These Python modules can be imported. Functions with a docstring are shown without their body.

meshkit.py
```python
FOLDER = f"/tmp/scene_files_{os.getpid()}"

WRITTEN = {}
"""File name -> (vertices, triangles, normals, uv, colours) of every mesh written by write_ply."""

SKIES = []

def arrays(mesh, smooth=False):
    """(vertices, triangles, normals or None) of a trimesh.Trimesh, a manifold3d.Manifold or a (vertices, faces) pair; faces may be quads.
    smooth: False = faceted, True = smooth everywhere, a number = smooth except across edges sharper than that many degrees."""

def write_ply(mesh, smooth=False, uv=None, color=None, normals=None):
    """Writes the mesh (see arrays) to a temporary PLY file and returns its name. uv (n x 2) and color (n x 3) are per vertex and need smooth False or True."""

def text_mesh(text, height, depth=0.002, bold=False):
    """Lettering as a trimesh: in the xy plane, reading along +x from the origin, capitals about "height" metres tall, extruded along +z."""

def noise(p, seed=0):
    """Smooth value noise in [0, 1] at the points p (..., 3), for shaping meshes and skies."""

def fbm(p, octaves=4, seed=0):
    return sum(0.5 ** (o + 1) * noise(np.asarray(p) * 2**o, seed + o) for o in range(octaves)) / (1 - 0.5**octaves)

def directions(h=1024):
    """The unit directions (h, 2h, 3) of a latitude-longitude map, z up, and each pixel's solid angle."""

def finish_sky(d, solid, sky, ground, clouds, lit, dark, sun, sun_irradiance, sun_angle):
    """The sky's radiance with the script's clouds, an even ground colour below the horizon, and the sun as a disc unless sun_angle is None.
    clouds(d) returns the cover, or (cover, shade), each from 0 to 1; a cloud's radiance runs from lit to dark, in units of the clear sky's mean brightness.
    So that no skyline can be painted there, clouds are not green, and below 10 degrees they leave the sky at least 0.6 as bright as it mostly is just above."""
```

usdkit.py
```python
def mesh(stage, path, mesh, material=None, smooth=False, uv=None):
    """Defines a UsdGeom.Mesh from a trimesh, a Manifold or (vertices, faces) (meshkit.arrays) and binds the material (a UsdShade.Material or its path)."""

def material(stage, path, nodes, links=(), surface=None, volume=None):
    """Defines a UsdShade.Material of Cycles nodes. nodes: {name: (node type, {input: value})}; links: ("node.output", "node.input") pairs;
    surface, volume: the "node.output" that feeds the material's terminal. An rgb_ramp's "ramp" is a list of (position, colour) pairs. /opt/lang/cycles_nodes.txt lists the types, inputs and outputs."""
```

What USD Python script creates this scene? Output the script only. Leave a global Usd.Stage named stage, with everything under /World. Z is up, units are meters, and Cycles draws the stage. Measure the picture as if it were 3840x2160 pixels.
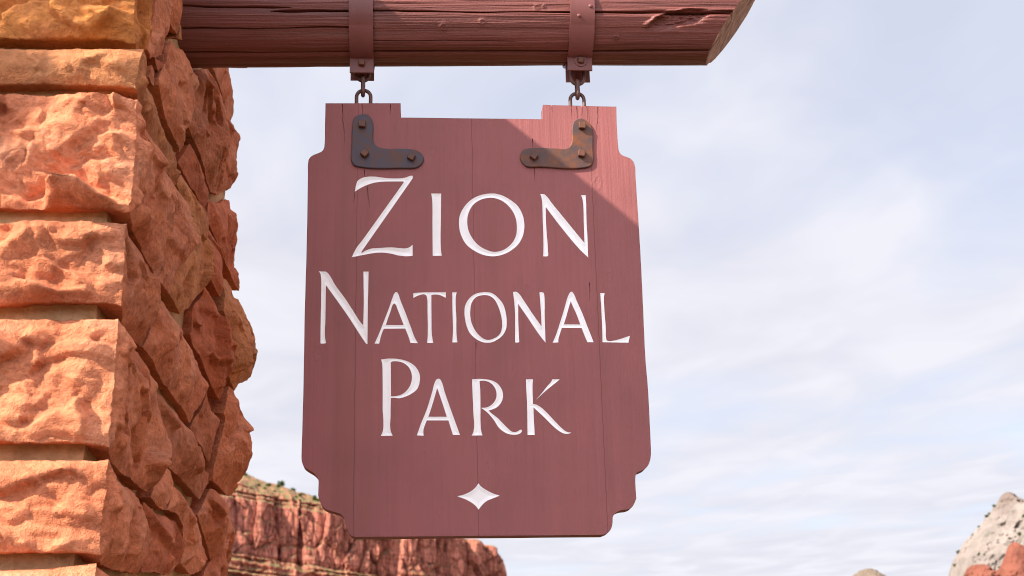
import math, random
import numpy as np, trimesh, usdkit, meshkit
from pxr import Usd, UsdGeom, UsdLux, UsdShade, Gf, Sdf
from scipy.spatial import Delaunay, cKDTree
from scipy.ndimage import gaussian_filter
from shapely.geometry import Polygon, LineString, box as sbox, Point
from shapely import contains_xy, union_all, affinity, distance, points as spoints

stage = Usd.Stage.CreateInMemory()
UsdGeom.SetStageUpAxis(stage, "Z"); UsdGeom.SetStageMetersPerUnit(stage, 1.0)
UsdGeom.Xform.Define(stage, "/World"); UsdGeom.Scope.Define(stage, "/World/Looks")

# ------------------------------------------------------------------ camera, sky, sun, exposure
EXPOSURE = 2.45
cam = UsdGeom.Camera.Define(stage, "/World/camera")
RT = (0.99706978, -0.07256298, -0.02421714); UP = (0.00126636, -0.30087438, 0.95366294); FW = (0.07648694, 0.95089916, 0.29990086)
CAM = np.array((-0.19427505, -3.77281883, 1.61435895))
cam.AddTransformOp().Set(Gf.Matrix4d(*RT, 0, *UP, 0, *(-x for x in FW), 0, *map(float, CAM), 1))
cam.CreateHorizontalApertureAttr(36.0); cam.CreateVerticalApertureAttr(20.25); cam.CreateFocalLengthAttr(46.875)
cam.CreateFStopAttr(6.5); cam.CreateFocusDistanceAttr(3.95); cam.CreateClippingRangeAttr(Gf.Vec2f(0.05, 50000)); cam.CreateExposureAttr(EXPOSURE)
SUN = np.array((-1.98, -1.0, 1.76)); SUN /= np.linalg.norm(SUN)
SUN_EL = math.asin(SUN[2]); SUN_AZ = math.atan2(SUN[0], SUN[1])

def mat(name, nodes, links, surface="p.BSDF", **k):
    return usdkit.material(stage, "/World/Looks/" + name, nodes, links, surface=surface, **k)

SKYK = 1.0
sky_m = mat("sky", {
    "sky": ("sky_texture", {"sky_type": "single_scattering", "sun_disc": False, "sun_elevation": SUN_EL, "sun_rotation": SUN_AZ, "altitude": 1200.0, "aerosol_density": 0.8}),
    "tc": ("texture_coordinate", {}),
    "sep": ("separate_xyz", {}), "zc": ("math", {"math_type": "maximum", "value2": 0.04}),
    "dx": ("math", {"math_type": "divide"}), "dy": ("math", {"math_type": "divide"}), "cmb": ("combine_xyz", {"z": 0.0}),
    "map1": ("mapping", {"rotation": (0, 0, 0.5), "scale": (0.8, 0.55, 1.0), "location": (8.0, 0.2, 8.6)}),
    "n1": ("noise_texture", {"scale": 1.0, "detail": 4.0, "roughness": 0.45, "distortion": 0.3}),
    "map2": ("mapping", {"rotation": (0, 0, 0.9), "scale": (1.0, 0.6, 1.0), "location": (-7.5, 1.9, -2.2)}),
    "n2": ("noise_texture", {"scale": 2.6, "detail": 3.0, "roughness": 0.48, "distortion": 0.4}),
    "mx": ("mix_float", {"fac": 0.4}), "hz": ("map_range", {"from_min": 0.08, "from_max": 0.5, "to_min": 0.09, "to_max": -0.04, "clamp": True}), "mh": ("math", {"math_type": "add"}),
    "cr": ("rgb_ramp", {"ramp": [(0.0, (0.75,) * 3), (0.36, (0.77,) * 3), (0.46, (0.88,) * 3), (0.56, (0.98,) * 3), (1.0, (1.0,) * 3)]}),
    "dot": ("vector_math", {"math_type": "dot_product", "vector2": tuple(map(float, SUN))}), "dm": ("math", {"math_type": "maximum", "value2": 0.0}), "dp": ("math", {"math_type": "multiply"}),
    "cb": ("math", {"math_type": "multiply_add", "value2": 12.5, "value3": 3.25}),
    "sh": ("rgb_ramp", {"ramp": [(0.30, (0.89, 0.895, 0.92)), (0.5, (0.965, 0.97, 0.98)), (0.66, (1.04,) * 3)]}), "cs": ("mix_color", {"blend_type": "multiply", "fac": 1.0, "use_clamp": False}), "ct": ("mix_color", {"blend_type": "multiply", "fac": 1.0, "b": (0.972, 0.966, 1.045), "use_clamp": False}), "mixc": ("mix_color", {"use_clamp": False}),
    "bg": ("background_shader", {"strength": 0.05}),
}, [("tc.generated", "sep.vector"), ("sep.z", "zc.value1"), ("sep.x", "dx.value1"), ("zc.value", "dx.value2"), ("sep.y", "dy.value1"), ("zc.value", "dy.value2"),
    ("dx.value", "cmb.x"), ("dy.value", "cmb.y"), ("cmb.vector", "map1.vector"), ("cmb.vector", "map2.vector"), ("map1.vector", "n1.vector"), ("map2.vector", "n2.vector"),
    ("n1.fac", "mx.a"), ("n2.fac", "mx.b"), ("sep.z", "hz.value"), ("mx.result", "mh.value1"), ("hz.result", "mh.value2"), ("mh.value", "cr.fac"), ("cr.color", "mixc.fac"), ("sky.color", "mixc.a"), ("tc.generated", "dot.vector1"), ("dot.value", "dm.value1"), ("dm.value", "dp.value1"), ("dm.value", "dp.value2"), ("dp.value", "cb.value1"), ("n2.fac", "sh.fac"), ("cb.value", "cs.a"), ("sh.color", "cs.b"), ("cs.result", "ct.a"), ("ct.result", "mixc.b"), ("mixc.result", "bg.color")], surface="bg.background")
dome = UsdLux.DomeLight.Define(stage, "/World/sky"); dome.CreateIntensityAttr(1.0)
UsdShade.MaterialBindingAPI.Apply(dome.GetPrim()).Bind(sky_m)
sun = UsdLux.DistantLight.Define(stage, "/World/sun"); sun.CreateIntensityAttr(0.50); sun.CreateAngleAttr(0.53); sun.CreateNormalizeAttr(True); sun.CreateColorAttr(Gf.Vec3f(1.0, 0.905, 0.745))
zax = SUN; xax = np.cross((0, 0, 1), zax); xax /= np.linalg.norm(xax); yax = np.cross(zax, xax)
sun.AddTransformOp().Set(Gf.Matrix4d(*map(float, xax), 0, *map(float, yax), 0, *map(float, zax), 0, 0, 0, 50, 1))

# ------------------------------------------------------------------ helpers
used = {}
def numbered(parent, name):
    k = used.get((parent, name), 0); used[(parent, name)] = k + 1
    return f"{parent}/{name}" + (f"_{k:03d}" if k else "")
def tag(p, label=None, category=None, group=None, kind=None):
    p = p.GetPrim() if hasattr(p, "GetPrim") else p
    for k, v in (("label", label), ("category", category), ("group", group), ("kind", kind)):
        if v: p.SetCustomDataByKey(k, v)
    return p
def obj(name, mesh, m, parent="/World", smooth=False):
    return usdkit.mesh(stage, numbered(parent, name), mesh, m, smooth=smooth)
def thing(name, label, category, group=None, at=(0, 0, 0)):
    x = UsdGeom.Xform.Define(stage, numbered("/World", name)); x.AddTranslateOp().Set(Gf.Vec3d(*map(float, at)))
    tag(x, label, category, group); return str(x.GetPath())
cat = trimesh.util.concatenate
def bx(x0, x1, y0, y1, z0, z1):
    m = trimesh.creation.box([x1 - x0, y1 - y0, z1 - z0]); m.apply_translation([(x0 + x1) / 2, (y0 + y1) / 2, (z0 + z1) / 2]); return m
def spline(pts, step):
    """closed outline through the points; points with a third entry are corners"""
    P = np.array([p[:2] for p in pts], float); c = [len(p) > 2 for p in pts]; n = len(P); out = []
    for i in range(n):
        p1, p2 = P[i], P[(i + 1) % n]
        p0 = P[i - 1] if not c[i] else p1; p3 = P[(i + 2) % n] if not c[(i + 1) % n] else p2
        d = np.linalg.norm(p2 - p1); k = max(1, int(round(d / step)))
        d0 = max(np.linalg.norm(p1 - p0), 1e-9); d3 = max(np.linalg.norm(p3 - p2), 1e-9)
        m1 = np.zeros(2) if c[i] else ((p1 - p0) / d0 * d + (p2 - p1)) / 2
        m2 = np.zeros(2) if c[(i + 1) % n] else ((p3 - p2) / d3 * d + (p2 - p1)) / 2
        if c[i]: m1 = (p2 - p1)
        if c[(i + 1) % n]: m2 = (p2 - p1)
        t = np.arange(k)[:, None] / k
        out.append((2 * t**3 - 3 * t**2 + 1) * p1 + (t**3 - 2 * t**2 + t) * m1 + (-2 * t**3 + 3 * t**2) * p2 + (t**3 - t**2) * m2)
    return np.vstack(out)
def resample(P, step):
    out = []
    for a, b in zip(P, np.roll(P, -1, 0)):
        k = max(1, int(round(np.linalg.norm(b - a) / step))); out.append(a + (b - a) * (np.arange(k)[:, None] / k))
    return np.vstack(out)
def filled(poly, step, rng, bstep=None):
    """boundary rings (dense) + interior points of a shapely polygon, triangulated: (points, triangles, rings)"""
    rings = [resample(np.array(r.coords)[:-1], bstep or step) for r in [poly.exterior, *poly.interiors]]
    x0, y0, x1, y1 = poly.bounds
    gx, gy = np.meshgrid(np.arange(x0, x1, step), np.arange(y0, y1, step)); g = np.stack([gx.ravel(), gy.ravel()], 1) + rng.uniform(-.25, .25, (gx.size, 2)) * step
    inner = poly.buffer(-step * .55)
    g = g[contains_xy(inner, g[:, 0], g[:, 1])] if not inner.is_empty else g[:0]
    P = np.vstack(rings + [g]); T = Delaunay(P).simplices; c = P[T].mean(1); T = T[contains_xy(poly, c[:, 0], c[:, 1])]
    a = np.cross(P[T[:, 1]] - P[T[:, 0]], P[T[:, 2]] - P[T[:, 0]]); T = T[np.abs(a) > 1e-12]; a = a[np.abs(a) > 1e-12]
    T[a < 0] = T[a < 0][:, ::-1]
    return P, T, rings
def fbmv(p, f, oct=3, seed=0):
    return np.stack([meshkit.fbm(p * f, oct, seed + 17 * k) for k in range(3)], 1) * 2 - 1
def tube(path, r, closed=False, n=12):
    P = np.asarray(path, float); N = len(P)
    T = np.roll(P, -1, 0) - np.roll(P, 1, 0) if closed else np.gradient(P, axis=0); T /= np.linalg.norm(T, axis=1, keepdims=True)
    nrm = np.cross(P[1] - P[0], P[N // 2] - P[0]); nrm = nrm / np.linalg.norm(nrm) if np.linalg.norm(nrm) > 1e-9 else np.array((0, 1., 0))
    A = np.tile(nrm, (N, 1)); B = np.cross(T, A); th = np.linspace(0, 2 * np.pi, n, endpoint=False)
    V = (P[:, None] + r * (np.cos(th)[None, :, None] * A[:, None] + np.sin(th)[None, :, None] * B[:, None])).reshape(-1, 3); F = []
    for i in range(N if closed else N - 1):
        j = (i + 1) % N
        for k in range(n):
            l = (k + 1) % n; F.append((i * n + k, j * n + k, j * n + l, i * n + l))
    m = trimesh.Trimesh(V, [t for a, b, c, d in F for t in ((a, b, c), (a, c, d))], process=False); m.fix_normals(); return m
def stadium(w, h, n=12):
    """closed oval path in 2D, w by h (centre line), h > w"""
    r = w / 2; a = np.linspace(0, np.pi, n); t = np.stack([r * np.cos(a), h / 2 - r + r * np.sin(a)], 1); b = np.stack([-r * np.cos(a), -(h / 2 - r) - r * np.sin(a)], 1); return np.vstack([t, b])
def grid_mesh(V):
    n, m = V.shape[:2]; i = np.arange(n * m).reshape(n, m); a, b, c, d = i[:-1, :-1], i[1:, :-1], i[1:, 1:], i[:-1, 1:]
    return V.reshape(-1, 3), np.vstack([np.stack([a, b, c], -1).reshape(-1, 3), np.stack([a, c, d], -1).reshape(-1, 3)])

# ------------------------------------------------------------------ measured outlines in metres (board: x, z; stones: y, z)
STONES=[
('s',[(-0.604,3.181),(-0.52,3.181),(-0.524,3.241),(-0.583,3.242)]),
('s',[(-0.637,3.26),(-0.558,3.25),(-0.421,3.329),(-0.367,3.417),(-0.373,3.583),(-0.529,3.584),(-0.56,3.367)]),
('s',[(-0.363,3.49),(-0.245,3.49),(-0.196,3.583),(-0.206,3.859),(-0.363,3.858)]),
('t',[(-0.363,3.437),(-0.196,3.495),(-0.23,3.564),(-0.264,3.486),(-0.352,3.476)]),
('s',[(-0.353,3.432),(-0.215,3.481),(0.03,3.525),(0.07,3.486),(0.029,3.387),(-0.069,3.299),(-0.088,3.181),(-0.363,3.176),(-0.5,3.211),(-0.5,3.24),(-0.422,3.324)]),
('r',[(-0.598,3.262),(-0.424,3.325),(-0.38,3.318),(-0.503,3.242),(-0.542,3.258)]),
('s',[(0.06,3.545),(0.359,3.704),(0.435,3.708),(0.818,3.785),(1.1,3.801),(1.1,3.551),(1.001,3.5),(0.664,3.348),(0.511,3.3),(0.362,3.321),(0.03,3.319),(0.031,3.417),(0.079,3.496)]),
('s',[(0.349,3.856),(0.381,3.72),(0.815,3.808),(1.1,3.815),(1.1,4.061),(0.337,4.006)]),
('r',[(-0.087,3.164),(0.036,3.272),(0.093,3.313),(0.338,3.316),(0.481,3.295),(0.46,3.256),(0.399,3.168),(0.329,3.191),(0.23,3.191),(0.137,3.173),(0.002,3.168)]),
('t',[(-0.121,3.078),(-0.118,3.127),(-0.029,3.158),(0.126,3.167),(0.231,3.189),(0.367,3.183),(0.412,3.12),(0.423,3.053),(0.418,2.993),(0.402,2.918),(0.274,2.847),(0.197,2.795),(0.045,2.731),(-0.084,2.732),(-0.17,2.733),(-0.11,2.815),(0.021,2.942),(0.013,2.993),(-0.016,3.018),(-0.054,3.057)]),
('tc',[(-0.79,3.171),(-0.363,3.164),(-0.107,3.172),(-0.113,3.078),(-0.363,3.063),(-0.805,3.051)]),
('sc',[(-0.799,3.032),(-0.363,3.051),(-0.098,3.063),(-0.018,3.024),(0.016,2.936),(-0.176,2.732),(-0.46,2.732),(-0.829,2.728)]),
('sc',[(-0.84,2.702),(-0.559,2.718),(-0.354,2.708),(-0.372,2.612),(-0.49,2.492),(-0.863,2.489)]),
('s',[(-0.336,2.705),(-0.232,2.702),(-0.073,2.697),(0.129,2.699),(0.268,2.683),(0.376,2.687),(0.402,2.666),(0.522,2.646),(0.455,2.554),(0.379,2.511),(0.325,2.465),(0.148,2.471),(-0.019,2.474),(-0.161,2.47),(-0.289,2.495),(-0.435,2.499),(-0.481,2.49),(-0.433,2.531),(-0.351,2.598),(-0.372,2.64)]),
('s',[(0.527,2.644),(0.536,2.608),(0.596,2.574),(0.657,2.57),(0.688,2.556),(0.642,2.467),(0.632,2.451),(0.64,2.388),(0.524,2.42),(0.458,2.438),(0.386,2.448),(0.337,2.465),(0.386,2.51),(0.462,2.554)]),
('r',[(0.428,3.17),(0.501,3.17),(0.614,3.165),(0.747,3.133),(0.651,3.04),(0.58,2.939),(0.519,2.961),(0.427,2.99)]),
('r',[(0.44,3.186),(0.478,3.273),(0.661,3.337),(0.97,3.472),(1.1,3.52),(1.1,3.13),(0.971,3.135),(0.766,3.139),(0.561,3.176)]),
('t',[(0.625,2.926),(0.695,3.052),(0.792,3.116),(0.885,3.089),(1.1,3.023),(1.1,2.78),(0.971,2.74),(0.895,2.694),(0.813,2.708),(0.746,2.743),(0.71,2.842)]),
('r',[(0.404,2.96),(0.507,2.934),(0.576,2.904),(0.661,2.867),(0.704,2.842),(0.723,2.776),(0.738,2.736),(0.743,2.706),(0.661,2.611),(0.597,2.625),(0.524,2.654),(0.421,2.699),(0.298,2.709),(0.237,2.729),(0.264,2.776),(0.282,2.845),(0.399,2.915)]),
('s',[(0.657,2.577),(0.75,2.698),(0.813,2.698),(0.894,2.664),(1.1,2.58),(1.1,2.36),(0.875,2.334),(0.663,2.342),(0.642,2.447),(0.688,2.557)]),
('s',[(-0.263,2.442),(-0.158,2.455),(0.03,2.451),(0.186,2.449),(0.384,2.429),(0.459,2.403),(0.601,2.376),(0.64,2.377),(0.649,2.334),(0.521,2.257),(0.372,2.269),(0.117,2.268),(-0.029,2.272),(-0.158,2.3),(-0.191,2.365)]),
('sc',[(-0.857,2.465),(-0.511,2.479),(-0.303,2.46),(-0.195,2.386),(-0.166,2.288),(-0.322,2.155),(-0.892,2.168)]),
('s',[(-0.149,2.273),(-0.031,2.277),(0.056,2.248),(0.034,2.204),(-0.086,2.14),(-0.257,2.142),(-0.315,2.144),(-0.243,2.204),(-0.156,2.241)]),
('s',[(-0.048,2.145),(0.068,2.243),(0.237,2.243),(0.411,2.229),(0.576,2.182),(0.609,2.152),(0.755,2.103),(0.618,2.048),(0.42,2.016),(0.276,2.038),(0.307,2.093),(0.257,2.138),(0.128,2.155)]),
('sc',[(-0.893,2.145),(-0.411,2.131),(-0.314,2.101),(-0.284,2.032),(-0.362,1.949),(-0.657,1.929),(-0.915,1.934)]),
('r',[(-0.381,2.136),(0.129,2.15),(0.247,2.131),(0.287,2.092),(0.236,2.032),(0.098,1.983),(-0.333,1.949),(-0.265,2.032)]),
('s',[(0.491,2.216),(0.673,2.337),(0.736,2.343),(0.961,2.315),(1.1,2.26),(1.1,2.0),(0.65,1.988),(0.635,2.048),(0.777,2.109),(0.625,2.167)]),
('yc',[(-0.756,3.583),(-0.558,3.584),(-0.56,3.367),(-0.623,3.187),(-0.78,3.187)]),
('r',[(0.098,3.564),(0.337,3.718),(0.32,4.007),(0.098,4.016)]),
('sc',[(-0.84,3.89),(-0.32,3.89),(-0.32,3.62),(-0.82,3.62)]),
('sc',[(-0.855,4.05),(-0.2,4.05),(-0.2,3.91),(-0.84,3.91)]),
('s',[(-0.18,3.99),(0.22,3.99),(0.22,4.06),(-0.18,4.06)]),
('sc',[(-0.92,1.92),(-0.223,1.92),(-0.223,1.716),(-0.942,1.716)]),
('s',[(-0.203,1.92),(0.323,1.92),(0.323,1.716),(-0.203,1.716)]),
('s',[(0.343,1.92),(0.685,1.92),(0.685,1.716),(0.343,1.716)]),
('y',[(0.705,1.92),(1.1,1.92),(1.1,1.716),(0.705,1.716)]),
('sc',[(-0.942,1.696),(-0.394,1.696),(-0.394,1.461),(-0.968,1.461)]),
('t',[(-0.374,1.696),(0.268,1.696),(0.268,1.461),(-0.374,1.461)]),
('t',[(0.288,1.696),(0.569,1.696),(0.569,1.461),(0.288,1.461)]),
('r',[(0.589,1.696),(1.1,1.696),(1.1,1.461),(0.589,1.461)]),
('sc',[(-0.968,1.441),(-0.198,1.441),(-0.198,1.179),(-0.996,1.179)]),
('t',[(-0.178,1.441),(0.411,1.441),(0.411,1.179),(-0.178,1.179)]),
('t',[(0.431,1.441),(0.664,1.441),(0.664,1.179),(0.431,1.179)]),
('r',[(0.684,1.441),(1.1,1.441),(1.1,1.179),(0.684,1.179)]),
('sc',[(-0.996,1.159),(-0.394,1.159),(-0.394,0.962),(-1.018,0.962)]),
('t',[(-0.374,1.159),(0.249,1.159),(0.249,0.962),(-0.374,0.962)]),
('s',[(0.269,1.159),(0.714,1.159),(0.714,0.962),(0.269,0.962)]),
('t',[(0.734,1.159),(1.1,1.159),(1.1,0.962),(0.734,0.962)]),
('sc',[(-1.018,0.942),(-0.159,0.942),(-0.159,0.695),(-1.044,0.695)]),
('s',[(-0.139,0.942),(0.288,0.942),(0.288,0.695),(-0.139,0.695)]),
('t',[(0.308,0.942),(0.736,0.942),(0.736,0.695),(0.308,0.695)]),
('s',[(0.756,0.942),(1.1,0.942),(1.1,0.695),(0.756,0.695)]),
('sc',[(-1.044,0.675),(-0.348,0.675),(-0.348,0.404),(-1.074,0.404)]),
('r',[(-0.328,0.675),(0.251,0.675),(0.251,0.404),(-0.328,0.404)]),
('y',[(0.271,0.675),(0.696,0.675),(0.696,0.404),(0.271,0.404)]),
('y',[(0.716,0.675),(1.1,0.675),(1.1,0.404),(0.716,0.404)]),
('sc',[(-1.074,0.384),(-0.171,0.384),(-0.171,0.144),(-1.1,0.144)]),
('s',[(-0.151,0.384),(0.286,0.384),(0.286,0.144),(-0.151,0.144)]),
('s',[(0.306,0.384),(0.709,0.384),(0.709,0.144),(0.306,0.144)]),
('s',[(0.729,0.384),(1.1,0.384),(1.1,0.144),(0.729,0.144)]),
('sc',[(-1.1,0.124),(-0.28,0.124),(-0.28,0.02),(-1.112,0.02)]),
('t',[(-0.26,0.124),(0.193,0.124),(0.193,0.02),(-0.26,0.02)]),
('r',[(0.213,0.124),(0.664,0.124),(0.664,0.02),(0.213,0.02)]),
('r',[(0.684,0.124),(1.1,0.124),(1.1,0.02),(0.684,0.02)]),
]
BULGE=[(1.9,0.043),(1.96,0.043),(2.02,0.043),(2.08,0.043),(2.14,0.045),(2.2,0.051),(2.26,0.059),(2.32,0.053),(2.38,0.058),(2.44,0.088),(2.5,0.102),(2.56,0.1),(2.62,0.094),(2.68,0.084),(2.74,0.092),(2.8,0.114),(2.86,0.117),(2.92,0.111),(2.98,0.097),(3.04,0.07),(3.1,0.041),(3.16,0.019),(3.22,0.007),(3.28,0.01),(3.34,0.014),(3.4,-0.008),(3.46,-0.027),(3.52,-0.016),(3.58,-0.011),(3.64,-0.01),(3.7,-0.012),(3.76,-0.016),(3.82,-0.024),(3.88,-0.032),(3.94,-0.03),(4.0,-0.043),(4.06,-0.048),(4.12,-0.049),(4.18,-0.049),(4.24,-0.049),(4.3,-0.049),(4.36,-0.049)]
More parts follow.
